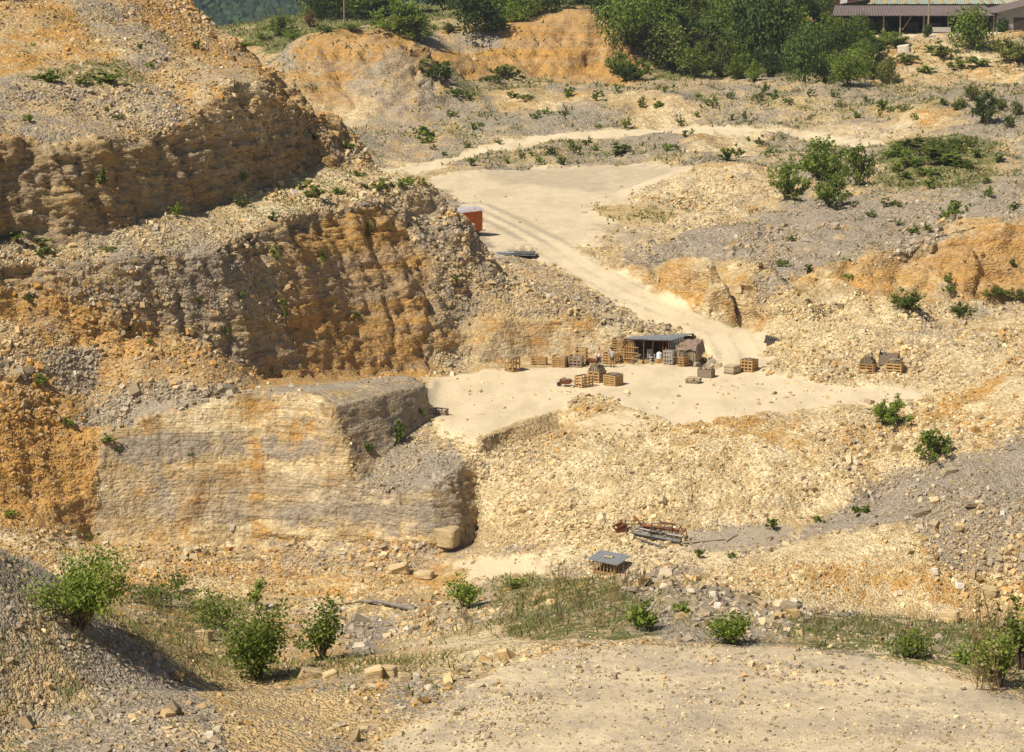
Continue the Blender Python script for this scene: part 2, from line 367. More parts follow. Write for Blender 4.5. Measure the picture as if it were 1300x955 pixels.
R([(640, 178), (760, 182), (800, 198), (640, 208)], g=.6, v=.62, o=.05, p=.15, r=.2)
R([(880, 118), (1200, 124), (1190, 140), (900, 136)], g=.5, v=.66, o=.08, p=.15, r=.2)
R([(793, 340), (850, 330), (968, 330), (975, 350), (968, 412), (900, 402), (840, 384), (795, 358)], g=.0, o=.5, p=.4, c=.5, r=.04)
R([(960, 340), (1000, 345), (1010, 400), (970, 410)], g=.8, p=.2, r=.8)
R([(1000, 350), (1060, 328), (1130, 318), (1180, 300), (1215, 275), (1310, 285), (1310, 375), (1150, 378), (1010, 378)], g=.0, o=.55, p=.35, c=.5, r=.08)
R([(1195, 300), (1300, 285), (1310, 370), (1230, 370), (1190, 350)], g=.05, o=.95, p=.1, c=.5, r=.1, b=.15)
# pale rubble of the right flank
R([(975, 400), (1010, 378), (1150, 378), (1310, 378), (1310, 560), (1150, 600), (1060, 650), (1000, 530), (1150, 500), (960, 470)], g=.08, o=.1, p=.75, r=1)
R([(1160, 395), (1310, 375), (1310, 410), (1180, 415)], g=.5, o=.15, p=.4, r=.9)
R([(1170, 530), (1300, 445), (1300, 462), (1190, 535)], o=.6, p=.4, g=0, r=1)
# central rubble
R([(552, 548), (700, 555), (800, 548), (940, 535), (1060, 505), (1150, 520), (1180, 560), (1060, 660), (900, 676), (760, 690), (606, 700), (600, 600), (500, 570)], g=.05, o=.16, p=.6, r=1.1)
R([(480, 560), (560, 555), (600, 590), (560, 608), (460, 608)], g=.65, o=.05, p=.25, r=1.1)
R([(850, 530), (960, 525), (960, 548), (850, 552)], o=.55, p=.4, r=1)
R([(722, 495), (800, 495), (812, 520), (760, 532), (712, 518)], g=.15, o=.2, p=.5, r=1.1)
# quarry floor and road
R([(546, 478), (650, 468), (790, 463), (905, 463), (960, 470), (1040, 488), (1140, 490), (1180, 500), (1130, 512), (1050, 515), (940, 530), (850, 542), (800, 520), (735, 495), (712, 518), (612, 554), (600, 562), (552, 548), (546, 525)], g=.0, o=.12, p=.85, s=1, r=.05)
R([(720, 530), (800, 525), (850, 545), (760, 548)], g=0, o=.15, p=.7, s=.6, r=.5)
R([(905, 463), (890, 434), (840, 411), (780, 386), (720, 349), (660, 309), (722, 306), (777, 342), (832, 371), (892, 395), (962, 419), (978, 452), (965, 470)], g=.2, o=.06, p=.75, s=.95, r=.02)
R([(430, 224), (500, 215), (560, 202), (640, 180), (720, 169.5), (800, 165), (900, 162.5), (1000, 166), (1080, 174), (1135, 182), (1132, 192), (1080, 185), (1000, 176), (900, 170.5), (800, 173), (720, 178), (640, 189), (560, 213), (500, 230)], g=.0, o=0, p=1.5, s=1, r=0, v=0)
R([(1030, 160), (1150, 150), (1180, 165), (1120, 182), (1000, 168)], g=.5, o=.12, p=.35, s=.3, r=.15, v=.05)
R([(1100, 44), (1300, 36), (1300, 44), (1100, 50)], g=.2, p=.9, s=1, r=0, v=0)
# cut wall behind the floor
R([(560, 402), (650, 393), (745, 398), (870, 428), (880, 455), (790, 460), (690, 458), (560, 472)], g=.0, o=.38, p=.5, c=.8, r=.04)
R([(545, 440), (600, 440), (600, 472), (548, 474)], g=.15, o=.2, p=.45, r=1)
R([(620, 345), (665, 312), (720, 350), (780, 388), (860, 420), (870, 430), (745, 402), (650, 396), (600, 400)], g=.5, o=.05, p=.35, r=1)
# trench wall, pit bottom, near floor
R([(612, 556), (703, 521), (716, 545), (622, 575)], g=.15, o=.15, p=.25, c=.5, r=.1, b=.45)
R([(560, 722), (640, 705), (760, 690), (960, 672), (1010, 680), (960, 720), (870, 730), (650, 740), (540, 745)], g=.3, o=.05, p=.65, r=.5, s=.3)
R([(560, 712), (660, 708), (700, 712), (690, 732), (570, 735)], g=.05, o=.0, p=1, s=1, r=0)
R([(870, 668), (1010, 668), (980, 692), (880, 700)], g=1.1, o=0, p=.1, s=.6, r=.2)
R([(480, 712), (600, 722), (590, 742), (460, 735)], o=.7, p=.3, g=0, c=.5, r=.3)
# left: upper hill
R([(-50, 190), (-50, -60), (240, -60), (300, 42), (375, 100), (480, 205), (470, 215), (330, 150), (120, 185)], g=.18, o=.42, p=.12, v=.12, r=.45, b=.12)
R([(-50, 100), (60, 95), (200, 110), (250, 150), (120, 180), (-50, 170)], g=.6, o=.15, p=.15, v=.1, r=.6)
R([(20, 40), (120, 20), (160, 60), (150, 90), (40, 90)], g=.05, o=.8, p=.15, v=.04, r=.6)
R([(-50, 40), (50, 40), (60, 90), (-50, 100)], g=.1, o=.6, p=.1, v=.1, b=.2)
R([(130, -30), (240, -30), (270, 30), (200, 40)], g=.1, o=.75, p=.15, r=.6)
R([(80, -20), (140, -10), (230, 60), (200, 90), (110, 40)], g=.55, o=.25, p=.15, r=.55, v=.05)
R([(240, 75), (290, 48), (400, 128), (476, 206), (402, 210), (350, 235), (300, 252), (215, 270), (200, 176), (250, 130)], g=.05, o=.42, p=.3, r=.25, c=.8)
R([(50, 85), (150, 78), (200, 100), (130, 108), (60, 98)], v=.75, g=.2, o=.1, r=.3)
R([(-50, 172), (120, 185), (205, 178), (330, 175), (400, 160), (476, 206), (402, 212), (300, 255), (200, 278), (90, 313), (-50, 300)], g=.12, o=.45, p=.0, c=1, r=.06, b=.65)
R([(400, 150), (476, 205), (440, 212), (400, 190)], g=.6, o=.15, p=.15, c=.6, r=.5)
# bench
R([(-50, 300), (90, 312), (200, 278), (300, 255), (402, 212), (480, 212), (560, 236), (480, 245), (400, 262), (340, 286), (270, 318), (80, 336), (-50, 345)], g=.22, o=.12, p=.5, v=.3, r=.6)
# middle cliff
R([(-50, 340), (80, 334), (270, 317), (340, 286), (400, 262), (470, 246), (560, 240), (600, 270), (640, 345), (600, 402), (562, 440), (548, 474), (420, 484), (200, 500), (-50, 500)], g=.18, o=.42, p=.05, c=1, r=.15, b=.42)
R([(60, 330), (270, 317), (340, 290), (360, 420), (300, 400), (200, 400), (100, 380)], g=.5, o=.25, p=.1, c=.8, r=.4, b=.25)
R([(400, 262), (470, 246), (560, 240), (600, 270), (640, 345), (600, 402), (570, 420), (550, 330), (500, 270)], g=.55, o=.1, p=.2, c=.6, r=.5, b=.2)
R([(400, 280), (470, 262), (520, 300), (545, 340), (548, 472), (380, 480), (370, 400)], g=.0, o=1.15, p=.0, c=1, r=.04, b=.3)
R([(-50, 360), (60, 360), (200, 420), (330, 470), (330, 490), (150, 490), (80, 540), (140, 690), (-50, 650)], g=.1, o=.65, p=.15, c=.6, r=.3)
R([(-50, 400), (90, 420), (90, 470), (-50, 500)], g=.15, o=.25, p=.5, r=.9)
R([(-20, 480), (60, 490), (130, 560), (100, 640), (0, 640)], g=.05, o=.95, p=.1, c=.5, r=.4)
R([(60, 440), (130, 445), (120, 510), (70, 500)], g=.8, o=.1, r=.8)
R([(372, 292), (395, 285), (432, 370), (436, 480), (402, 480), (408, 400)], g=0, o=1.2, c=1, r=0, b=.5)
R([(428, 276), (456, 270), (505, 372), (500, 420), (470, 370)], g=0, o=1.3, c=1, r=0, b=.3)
# block
R([(120, 545), (140, 545), (200, 520), (330, 495), (420, 490), (440, 600), (606, 612), (575, 710), (400, 702), (200, 695), (120, 690)], g=.05, o=.22, p=.5, c=.9, r=.0)
R([(240, 600), (560, 615), (556, 680), (240, 660)], g=.38, o=.1, p=.4, c=.9, r=0)
R([(140, 560), (240, 560), (240, 600), (240, 690), (140, 690)], g=.3, o=.3, p=.35, c=.7, r=.0)
R([(308, 500), (326, 500), (338, 560), (330, 610), (342, 690), (322, 690), (314, 620), (322, 560)], g=.0, o=.5, p=.2, c=1, r=0)
R([(270, 595), (320, 590), (322, 625), (275, 632)], g=.05, o=.5, p=.3, c=1, r=0)
R([(330, 545), (380, 535), (385, 560), (340, 575)], g=.0, o=.45, p=.4, c=1, r=0)
R([(238, 640), (262, 600), (262, 640), (232, 665)], g=.1, o=.7, p=.1, c=1, r=0, b=.2)
R([(330, 490), (540, 476), (546, 528), (500, 570), (450, 605), (424, 520), (400, 500)], g=.6, o=.25, p=.08, c=1, r=.0, b=.3)
R([(548, 615), (603, 600), (608, 700), (560, 708)], g=.5, o=.3, p=.1, c=1, r=0, b=.3)
R([(90, 540), (170, 488), (330, 490), (330, 496), (200, 520), (140, 545)], g=1.05, o=.05, p=.15, r=1.1)
R([(455, 612), (500, 566), (560, 570), (600, 598), (549, 613)], g=.75, o=.0, p=.25, r=.7)
R([(200, 512), (400, 489), (520, 477), (520, 483), (400, 497), (330, 501), (200, 523)], g=1, p=.2, s=.5, r=.3)
R([(150, 552), (300, 548), (420, 556), (430, 580), (300, 582), (150, 590)], g=.62, o=.12, p=.3, c=.9, r=0)
R([(345, 512), (412, 508), (420, 548), (350, 545)], g=.0, o=.3, p=.75, c=1, r=0)
R([(215, 525), (300, 508), (306, 548), (215, 552)], g=.05, o=.15, p=.75, c=1, r=0)
R([(350, 640), (548, 632), (552, 652), (350, 662)], g=.7, o=.1, p=.25, c=.9, r=0)
R([(450, 618), (546, 620), (548, 632), (450, 630)], g=.1, o=.15, p=.65, c=.9, r=0)
R([(308, 500), (326, 500), (338, 560), (330, 610), (342, 690), (322, 690), (314, 620), (322, 560)], g=.0, o=.5, p=.25, c=1, r=0)
# foot of the block
R([(-50, 655), (140, 690), (400, 700), (560, 706), (480, 760), (-50, 760)], g=.12, o=.28, p=.5, r=.9)
R([(330, 680), (550, 690), (540, 720), (360, 720)], g=.3, o=.2, p=.45, r=.8)
# near ground
R([(-80, 640), (0, 695), (60, 715), (120, 760), (250, 860), (300, 970), (-80, 970)], g=.85, o=.05, p=.2, v=.12, r=1)
R([(-80, 780), (60, 800), (130, 900), (100, 970), (-80, 970)], g=.65, o=.12, p=.1, v=.5, r=.7, b=.2)
R([(130, 735), (330, 765), (300, 830), (330, 880), (250, 880), (110, 770)], g=.25, o=.2, p=.15, v=.65, r=.35)
R([(330, 770), (420, 762), (545, 770), (560, 815), (470, 830), (420, 800)], g=.3, o=.05, p=.65, r=1.2)
R([(440, 790), (490, 790), (480, 830), (440, 830)], g=1.1, p=0, b=.3, r=1.1)
R([(300, 835), (560, 830), (560, 880), (300, 880)], g=.4, o=.15, p=.2, v=.35, r=.7)
R([(560, 780), (620, 745), (690, 735), (700, 820), (620, 850), (540, 870)], g=.3, o=.1, p=.5, v=.1, r=.8)
R([(620, 730), (790, 728), (850, 740), (860, 800), (800, 815), (640, 810)], g=.35, o=.2, p=.2, v=.85, r=.6)
R([(790, 728), (870, 718), (1000, 765), (1010, 820), (860, 818), (820, 790)], g=.75, o=.12, p=.1, v=.22, r=1.1)
R([(1000, 770), (1320, 785), (1400, 900), (1200, 850), (1000, 820)], g=.45, o=.1, p=.25, v=.8, r=.6)
R([(870, 735), (900, 722), (1010, 680), (1150, 605), (1320, 550), (1400, 500), (1400, 795), (1000, 768)], g=.12, o=.18, p=.62, r=1)
R([(1000, 690), (1010, 676), (1080, 636), (1150, 596), (1320, 548), (1400, 500), (1400, 690), (1250, 690), (1190, 720), (1150, 660), (1080, 665)], g=1, o=.02, p=.12, r=1.1)
R([(1150, 660), (1200, 640), (1400, 600), (1400, 735), (1290, 730), (1200, 725)], g=.95, o=.03, p=.15, r=1)
R([(950, 770), (1400, 770), (1400, 800), (1000, 785)], g=.5, o=.1, p=.35, r=.9, v=.1)
R([(430, 975), (590, 876), (640, 845), (720, 822), (860, 822), (1000, 824), (1100, 835), (1200, 854), (1260, 880), (1400, 910), (1400, 1000), (250, 1000)], g=.46, o=.03, p=.75, s=.75, r=.24, v=0)

def _inpoly(poly, X, Y):
    r = np.zeros(X.shape, bool); n = len(poly)
    for i in range(n):
        x1, y1 = poly[i]; x2, y2 = poly[i - 1]
        if y1 == y2: continue
        c = ((y1 > Y) != (y2 > Y)) & (X < (x2 - x1) * (Y - y1) / (y2 - y1) + x1)
        r ^= c
    return r
_gx, _gy = np.meshgrid(np.arange(-40, 1341, 6.0), np.arange(-30, 986, 5.0))
_gx = _gx + nrs.uniform(-2, 2, _gx.shape); _gy = _gy + nrs.uniform(-2, 2, _gy.shape)
_fx2, _fy2 = np.meshgrid(np.arange(420, 1341, 5.0), np.arange(158, 232, 1.8)); _gx = np.concatenate([_gx.ravel(), _fx2.ravel()]); _gy = np.concatenate([_gy.ravel(), _fy2.ravel()])
_W = np.zeros(_gx.shape + (8,))
for k, c in enumerate(CH): _W[..., k] = DEF[c]
for poly, d in REG:
    m = _inpoly(poly, _gx, _gy)
    for k, c in enumerate(CH):
        v = d.get(c, 0.0)
        _W[m, k] = v
_bvh = BVHTree.FromPolygons(V.tolist(), T.tolist())
_hp, _hw = [], []
_o = Vector((0, 0, CAMZ))
for (px, py, w) in zip(_gx.ravel(), _gy.ravel(), _W.reshape(-1, 8)):
    h = _bvh.ray_cast(_o, ray(px, py).normalized())[0]
    if h: _hp.append(h); _hw.append(w)
kd = KDTree(len(_hp))
for i, h in enumerate(_hp): kd.insert(h, i)
kd.balance()
_hw = np.array(_hw)
V, At, T = refine(V, At, T, 10, 6)
_jit = np.stack([vnoise(V, (.35, .35, .35), 91), vnoise(V, (.35, .35, .35), 92), vnoise(V, (.35, .35, .35), 93)], 1) * (np.minimum(V[:, 1:2], 400) / 180 * .7)
_jit *= np.where(V[:, 1:2] < 100, .5, 1)
AW = np.zeros((len(V), 9)); AW[:, 0] = At[:, 0]
_Q = V + _jit
for i in range(len(V)):
    r = kd.find_n(_Q[i], 2)
    AW[i, 1:] = _hw[r[0][1]] * .6 + _hw[r[1][1]] * .4
_soft = np.clip(1 - AW[:, 5:6], 0, 1) * np.clip(1 - AW[:, 0:1], .3, 1) * .85
_sm = smooth(AW[:, 1:], T, np.zeros(len(V)), 3, .6)
_keep = np.array([1, 1, 1, .6, 0, .7, .3, 1.0])
AW[:, 1:] += (_sm - AW[:, 1:]) * _soft * _keep
V, AW, T = refine(V, AW, T, FINE_FLAT, FINE_STEEP)
V = smooth(V, T, np.clip(AW[:, 0] + .4, 0, 1), 1)
_u = np.clip(1 - AW[:, 5], 0, 1)
for _k, _sd in ((1, 201), (2, 221), (3, 241)):
    AW[:, _k] += (_u * .75 + .1) * (fbm(V, 9.0, 2, _sd) * .42 + fbm(V, 2.2, 3, _sd + 7) * .40)
AW[:, 6] = AW[:, 6] * np.clip(.75 + fbm(V, 7.0, 2, 261) * .9 + fbm(V, 2.0, 2, 271) * .7, .08, 1.5)
def _dist_line(P_, line, w0=1.0):
    best = np.full(len(P_), 1e9)
    for a, b in zip(line[:-1], line[1:]):
        a, b = np.array(a[:2]), np.array(b[:2]); d = b - a; t = np.clip(((P_[:, :2] - a) @ d) / (d @ d), 0, 1)
        best = np.minimum(best, np.sqrt(((P_[:, :2] - (a + t[:, None] * d)) ** 2).sum(1)))
    return best
_wob = fbm(V, 14.0, 2, 401) * .5
for line, half in (((Z(600, 262, 4.6), Z(650, 285, 4.5), Z(692, 308, 4.35), Z(748, 346, 3.75), Z(806, 378, 2.8), Z(866, 404, 1.8), Z(926, 427, .75), Z(942, 455, .1), Z(925, 490, 0), Z(850, 510, 0)), .95),
                   ((Z(430, 227, 5), Z(530, 214, 5.1), Z(600, 194, 5.7), Z(640, 184.5, 6), Z(720, 174, 6.6), Z(800, 169, 6.9), Z(900, 166.5, 7), Z(1000, 171, 7), Z(1080, 179, 7.1), Z(1132, 187, 7.2)), 1.0),
                   (((-30, 43, 22), (-12, 46.5, 22), (0, 48.6, 22), (10, 48.4, 22), (25, 46, 22)), .85), (((-30, 41, 22), (-12, 44.2, 22), (0, 46.2, 22), (10, 46.0, 22), (25, 43.6, 22)), .85)):
    d_ = _dist_line(V, line) + _wob * .3
    tr_ = np.exp(-((d_ - half) / .38) ** 2) * np.clip(AW[:, 5], 0, 1); md = (np.exp(-(d_ / .4) ** 2) + np.exp(-((d_ - half * 2.1) / .5) ** 2)) * np.clip(AW[:, 5], 0, 1)
    _a = .3 if line[0][1] < 60 else 1.0
    AW[:, 3] += tr_ * .18 * _a; AW[:, 1] += (md * .27 - tr_ * .14) * _a
    if line[0][1] > 270: track_near = np.exp(-(d_ / 9.0) ** 2)
AW[:, 0] *= np.where((V[:, 0] > 8) | ((V[:, 2] > 11.5) & (V[:, 1] > 165)), .25, 1.0)
W = {c: AW[:, 1 + k] for k, c in enumerate(CH)}

# ------------------------------------------------------------------ weathering: real relief on the surface
N = vnormals(V, T)
near = np.where(V[:, 1] < 105, .38, 1.0) * np.clip(V[:, 1] / 180, .3, 1.6) ** .5
rough = np.clip(1 - W['s'], 0, 1); cl = np.clip(W['c'], 0, 1) * np.clip((.97 - N[:, 2]) * 4, 0, 1); rub = np.clip(W['r'], 0, 1.2)
disp = fbm(V, 5.0, 3, 1) * .75 * rough * near * (1 - .85 * np.clip(AW[:, 0], 0, 1))
farr = sstep(V[:, 1], 225, 330)
mid_ = sstep(V[:, 0], 8, 16) * sstep(V[:, 1], 180, 200) * (1 - farr)
disp += mid_ * (fbm(V, 7.0, 2, 717) * 1.0 - np.power(1 - np.abs(fbm(V, 6.0, 2, 727) * 1.6).clip(0, 1), 5) * .8) * rough
disp += (fbm(V, 11.0, 2, 7) * 1.3 + (.5 - cells(V, 7.0, 9)[0]) * 1.1 * farr) * rough * np.where(V[:, 1] < 105, .12, .25 + .75 * farr) * (1 - .9 * track_near) * (1 - .8 * np.clip(AW[:, 0], 0, 1))
disp += fbm(V, 2.8, 3, 17, .6) * .6 * cl * (1 - .75 * np.clip(AW[:, 0] * 1.2, 0, 1)) * near
_quiet = 1 - .8 * np.clip(AW[:, 0] * 1.15, 0, 1)
disp += fbm(V, 1.5, 4, 11, .6) * (.10 + .26 * rub) * rough * near * _quiet
_cd, _cv = cells(V, .75, 3)
_msk = sstep(fbm(V, 6.0, 3, 611), -.25, .35)
disp += (.5 - _cd) * .30 * rough * np.clip(rub + .35 * cl, 0, 1) * near * _quiet * (.25 + .75 * _msk) * np.where(V[:, 1] < 105, .4, 1)
disp += fbm(V, 9.0, 2, 77) * .03 * (1 - rough)
# strata and gullies on the faces
H = V + np.stack([fbm(V, 4, 2, 31), fbm(V, 4, 2, 32), fbm(V, 6, 2, 33) * .6], 1)
st = fbm(H, 1.6, 3, 41, .65, (.35, .35, 2.4))
gu = 1 - 2 * np.abs(vnoise(H, (.28, .28, .06), 51)); gu2 = 1 - 2 * np.abs(vnoise(H, (.8, .8, .16), 52))
blk = vnoise(np.floor(H / np.array([1.1, 1.1, .5])), (1.0, 1.0, 1.0), 61)
wallish = np.clip(AW[:, 0], 0, 1)
Hd = H + np.stack([V[:, 2] * .35, V[:, 2] * -.1, V[:, 2] * 0], 1)
g3 = -np.power(1 - np.abs(vnoise(Hd, (.24, .24, .04), 53)), 5) * 1.15; g4 = -np.power(1 - np.abs(vnoise(Hd, (.62, .62, .10), 54)), 4) * .65; g5 = -np.power(1 - np.abs(vnoise(Hd, (1.5, 1.5, .3), 55)), 3) * .28
nat = np.clip(1 - 1.15 * wallish, 0, 1)
disp += cl * (st * (.05 + .19 * nat) + gu * (.02 + .22 * nat) + gu2 * (.05 + .2 * nat) + (g3 + g4 + g5) * nat + g4 * .22 * (1 - nat) + blk * (.06 + .08 * nat)) * np.minimum(near, 1.4) * (1 + 1.1 * farr)
_j = 1 - 2 * np.abs(fbm(V, .9, 3, 823, .65, (1, 1, 1.5))); _j2 = 1 - 2 * np.abs(fbm(V, 2.4, 3, 833, .6))
disp += cl * (_j * .26 + _j2 * .34) * (.18 + .82 * nat) * near
_bz = (V[:, 2] + fbm(V, 9.0, 2, 501) * .25) / .46
_fl = np.floor(_bz); _fx = np.floor(V[:, 0] / 1.3 + _hash(_fl.astype(np.int64), _fl.astype(np.int64) * 0, _fl.astype(np.int64) * 0, 3) * 3)
disp += cl * (_hash(_fl.astype(np.int64), _fl.astype(np.int64) * 0 + 1, _fl.astype(np.int64) * 0, 8) * .22 + _hash(_fl.astype(np.int64), _fx.astype(np.int64), _fl.astype(np.int64) * 0, 9) * .16) * np.where(wallish > .3, .13, .42)
V = V + N * disp[:, None]
V[:, 2] += fbm(V, 2.2, 3, 71) * .06 * rough * near * _quiet

def mesh_from(name, V, T, mat, fcount=3):
    me = bpy.data.meshes.new(name)
    me.vertices.add(len(V)); me.vertices.foreach_set('co', np.ascontiguousarray(V, dtype=np.float32).ravel())
    me.loops.add(T.size); me.loops.foreach_set('vertex_index', np.ascontiguousarray(T, dtype=np.int32).ravel())
    me.polygons.add(len(T)); me.polygons.foreach_set('loop_start', np.arange(0, T.size, fcount, dtype=np.int32))
    me.update(calc_edges=True)
    if mat: me.materials.append(mat)
    return me
def add_color(me, name, rgba):
    a = me.color_attributes.new(name, 'FLOAT_COLOR', 'POINT')
    a.data.foreach_set('color', np.ascontiguousarray(rgba, dtype=np.float32).ravel())

# ------------------------------------------------------------------ node helpers
class NT:
    def __init__(s, name):
        s.m = bpy.data.materials.new(name); s.m.use_nodes = True; s.t = s.m.node_tree
        s.b = s.t.nodes['Principled BSDF']; s.b.inputs['Specular IOR Level'].default_value = .15; s.b.inputs['Roughness'].default_value = .9
    def n(s, typ, ins=None, **props):
        nd = s.t.nodes.new(typ)
        for k, v in props.items(): setattr(nd, k, v)
        for k, v in (ins or {}).items(): s.set(nd.inputs[k], v)
        return nd
    def set(s, sock, v):
        if isinstance(v, bpy.types.NodeSocket): s.t.links.new(v, sock)
        elif isinstance(v, bpy.types.Node): s.t.links.new(v.outputs[0], sock)
        else:
            if isinstance(v, tuple) and len(v) == 3 and sock.type == 'RGBA': v = v + (1,)
            sock.default_value = v
    def math(s, op, a, b=0.0, c=None, clamp=False):
        nd = s.t.nodes.new('ShaderNodeMath'); nd.operation = op; nd.use_clamp = clamp
        s.set(nd.inputs[0], a); s.set(nd.inputs[1], b)
        if c is not None: s.set(nd.inputs[2], c)
        return nd.outputs[0]
    def mix(s, f, a, b, blend='MIX'):
        nd = s.t.nodes.new('ShaderNodeMix'); nd.data_type = 'RGBA'; nd.blend_type = blend
        s.set(nd.inputs[0], f); s.set(nd.inputs[6], a); s.set(nd.inputs[7], b)
        return nd.outputs[2]
    def noise(s, vec, scale, detail=3, rough=.6, **k):
        nd = s.n('ShaderNodeTexNoise', {'Scale': scale, 'Detail': detail, 'Roughness': rough}, **k)
        if vec is not None: s.set(nd.inputs['Vector'], vec)
        return nd
    def ramp(s, f, *stops):
        nd = s.t.nodes.new('ShaderNodeMapRange'); nd.interpolation_type = 'SMOOTHSTEP'
        s.set(nd.inputs[0], f); nd.inputs[1].default_value, nd.inputs[2].default_value, nd.inputs[3].default_value, nd.inputs[4].default_value = stops
        return nd.outputs[0]
    def objvec(s):
        return s.n('ShaderNodeTexCoord').outputs['Object']
    def mapped(s, vec, sc):
        nd = s.n('ShaderNodeMapping', {'Scale': sc}); s.set(nd.inputs['Vector'], vec); return nd.outputs[0]

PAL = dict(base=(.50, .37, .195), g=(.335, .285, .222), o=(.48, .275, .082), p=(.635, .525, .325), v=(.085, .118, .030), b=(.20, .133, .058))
def terrain_material():
    k = NT('quarry_ground'); co = k.objvec()
    a = k.n('ShaderNodeAttribute', attribute_name='mix_a'); b = k.n('ShaderNodeAttribute', attribute_name='mix_b')
    sa = k.n('ShaderNodeSeparateColor', {0: a.outputs['Color']}); sb = k.n('ShaderNodeSeparateColor', {0: b.outputs['Color']})
    g, o, p = sa.outputs; v, s, c = sb.outputs; br = a.outputs['Alpha']
    n1 = k.noise(co, .55, 5, .65); n2 = k.noise(co, 2.6, 4, .65)
    ns = k.n('ShaderNodeSeparateColor', {0: n1.outputs['Color']})
    n2s = k.n('ShaderNodeSeparateColor', {0: n2.outputs['Color']})
    rough = k.math('SUBTRACT', 1.0, s, clamp=True)
    def perturb(w, na, nb):
        d = k.math('ADD', k.math('MULTIPLY', k.math('SUBTRACT', na, .5), 1.5), k.math('MULTIPLY', k.math('SUBTRACT', nb, .5), 1.3))
        return k.ramp(k.math('ADD', w, k.math('MULTIPLY', d, k.math('MULTIPLY_ADD', rough, .8, .25))),   .24, .76, 0.0, 1.0)
    P = lambda key: PAL[key]
    col = k.mix(perturb(p, ns.outputs[0], n2s.outputs[1]), P('base'), k.mix(s, P('p'), (.665, .56, .385)))
    col = k.mix(perturb(o, ns.outputs[1], n2s.outputs[2]), col, P('o'))
    col = k.mix(perturb(g, ns.outputs[2], n2s.outputs[0]), col, P('g'))
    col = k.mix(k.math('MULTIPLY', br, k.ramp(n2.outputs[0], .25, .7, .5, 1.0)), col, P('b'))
    # beds in the rock faces
    bed = k.noise(k.mapped(co, (.10, .10, 3.2)), 1.0, 4, .7, normalize=True)
    bedm = k.math('MULTIPLY', c, k.ramp(bed.outputs[0], .40, .62, 0.0, .5))
    col = k.mix(bedm, col, k.mix(.55, col, P('g')))
    band = k.noise(k.mapped(co, (.03, .03, .62)), 1.0, 3, .6)
    col = k.mix(k.math('MULTIPLY', c, k.ramp(band.outputs[0], .47, .60, 0.0, .55)), col, P('g'))
    bed2 = k.noise(k.mapped(co, (.07, .07, 8.0)), 1.0, 3, .7)
    crk = k.noise(k.mapped(co, (1.5, 1.5, .22)), 1.0, 3, .7)
    dk = k.math('MULTIPLY', c, k.math('MAXIMUM', k.ramp(bed2.outputs[0], .57, .64, 0.0, .42), k.ramp(crk.outputs[0], .62, .67, 0.0, .8)))
    col = k.mix(dk, col, (.12, .08, .045))
    # stones: two sizes of broken plates
    w1 = k.n('ShaderNodeTexVoronoi', {'Scale': 3.0, 'Vector': k.mapped(co, (1, 1, 1.6))}); w2 = k.n('ShaderNodeTexVoronoi', {'Scale': 8.0, 'Vector': co})
    c1 = k.n('ShaderNodeSeparateColor', {0: w1.outputs['Color']}); c2 = k.n('ShaderNodeSeparateColor', {0: w2.outputs['Color']})
    nr_ = b.outputs['Alpha']
    far_ = k.math('SUBTRACT', 1.0, k.math('MULTIPLY', nr_, .9)); w3 = k.n('ShaderNodeTexVoronoi', {'Scale': 19.0, 'Vector': co}); c3 = k.n('ShaderNodeSeparateColor', {0: w3.outputs['Color']})
    face_ = k.math('SUBTRACT', 1.0, k.math('MULTIPLY', c, .7, clamp=True))
    val = k.math('ADD', k.math('MULTIPLY_ADD', k.math('MULTIPLY', k.math('SUBTRACT', c1.outputs[0], .5), far_), .34, .79), k.math('MULTIPLY', k.math('MULTIPLY_ADD', k.math('SUBTRACT', c2.outputs[1], .5), face_, .5), .42))
    val = k.math('ADD', val, k.math('MULTIPLY', nr_, k.math('MULTIPLY', k.math('SUBTRACT', c3.outputs[0], .5), .5)))
    val = k.math('MULTIPLY', val, k.ramp(n1.outputs[0], .25, .75, .85, 1.12))
    val = k.math('ADD', 1.0, k.math('MULTIPLY', k.math('SUBTRACT', val, 1.0), k.math('MULTIPLY_ADD', rough, .85, .15)))
    vm = k.n('ShaderNodeCombineColor', {0: val, 1: val, 2: val})
    col = k.mix(1.0, col, vm.outputs[0], 'MULTIPLY')
    # wheel and foot wear on trodden ground
    tr = k.noise(k.mapped(co, (.35, .12, .3)), 1.0, 5, .65)
    col = k.mix(k.math('MULTIPLY', s, k.ramp(tr.outputs[0], .42, .68, 0.0, .5)), col, (.45, .36, .24))
    pw = k.ramp(k.math('ADD', k.math('MULTIPLY', v, 1.25), k.math('ADD', k.math('MULTIPLY', k.math('SUBTRACT', ns.outputs[1], .5), 1.1), k.math('MULTIPLY', k.math('SUBTRACT', n2s.outputs[0], .5), 1.4))), .35, .7, 0.0, .9)
    col = k.mix(k.math('MULTIPLY', pw, k.ramp(v, .02, .2, 0.0, 1.0)), col, k.mix(n2.outputs[0], P('v'), (.15, .155, .055)))
    k.set(k.b.inputs['Base Color'], col)
    h = k.math('MULTIPLY', face_, k.math('ADD', k.math('MULTIPLY', k.math('MULTIPLY', w1.outputs['Distance'], far_), -.55), k.math('MULTIPLY', w2.outputs['Distance'], -.24)))
    h = k.math('ADD', h, k.math('MULTIPLY', k.math('MULTIPLY', w3.outputs['Distance'], nr_), -.16))
    h = k.math('ADD', k.math('MULTIPLY', h, rough), k.math('MULTIPLY', n2.outputs[0], k.math('MULTIPLY', far_, .5)))
    h = k.math('ADD', h, k.math('MULTIPLY', c, k.math('ADD', k.math('MULTIPLY', bed2.outputs[0], .28), k.math('MULTIPLY', crk.outputs[0], .35))))
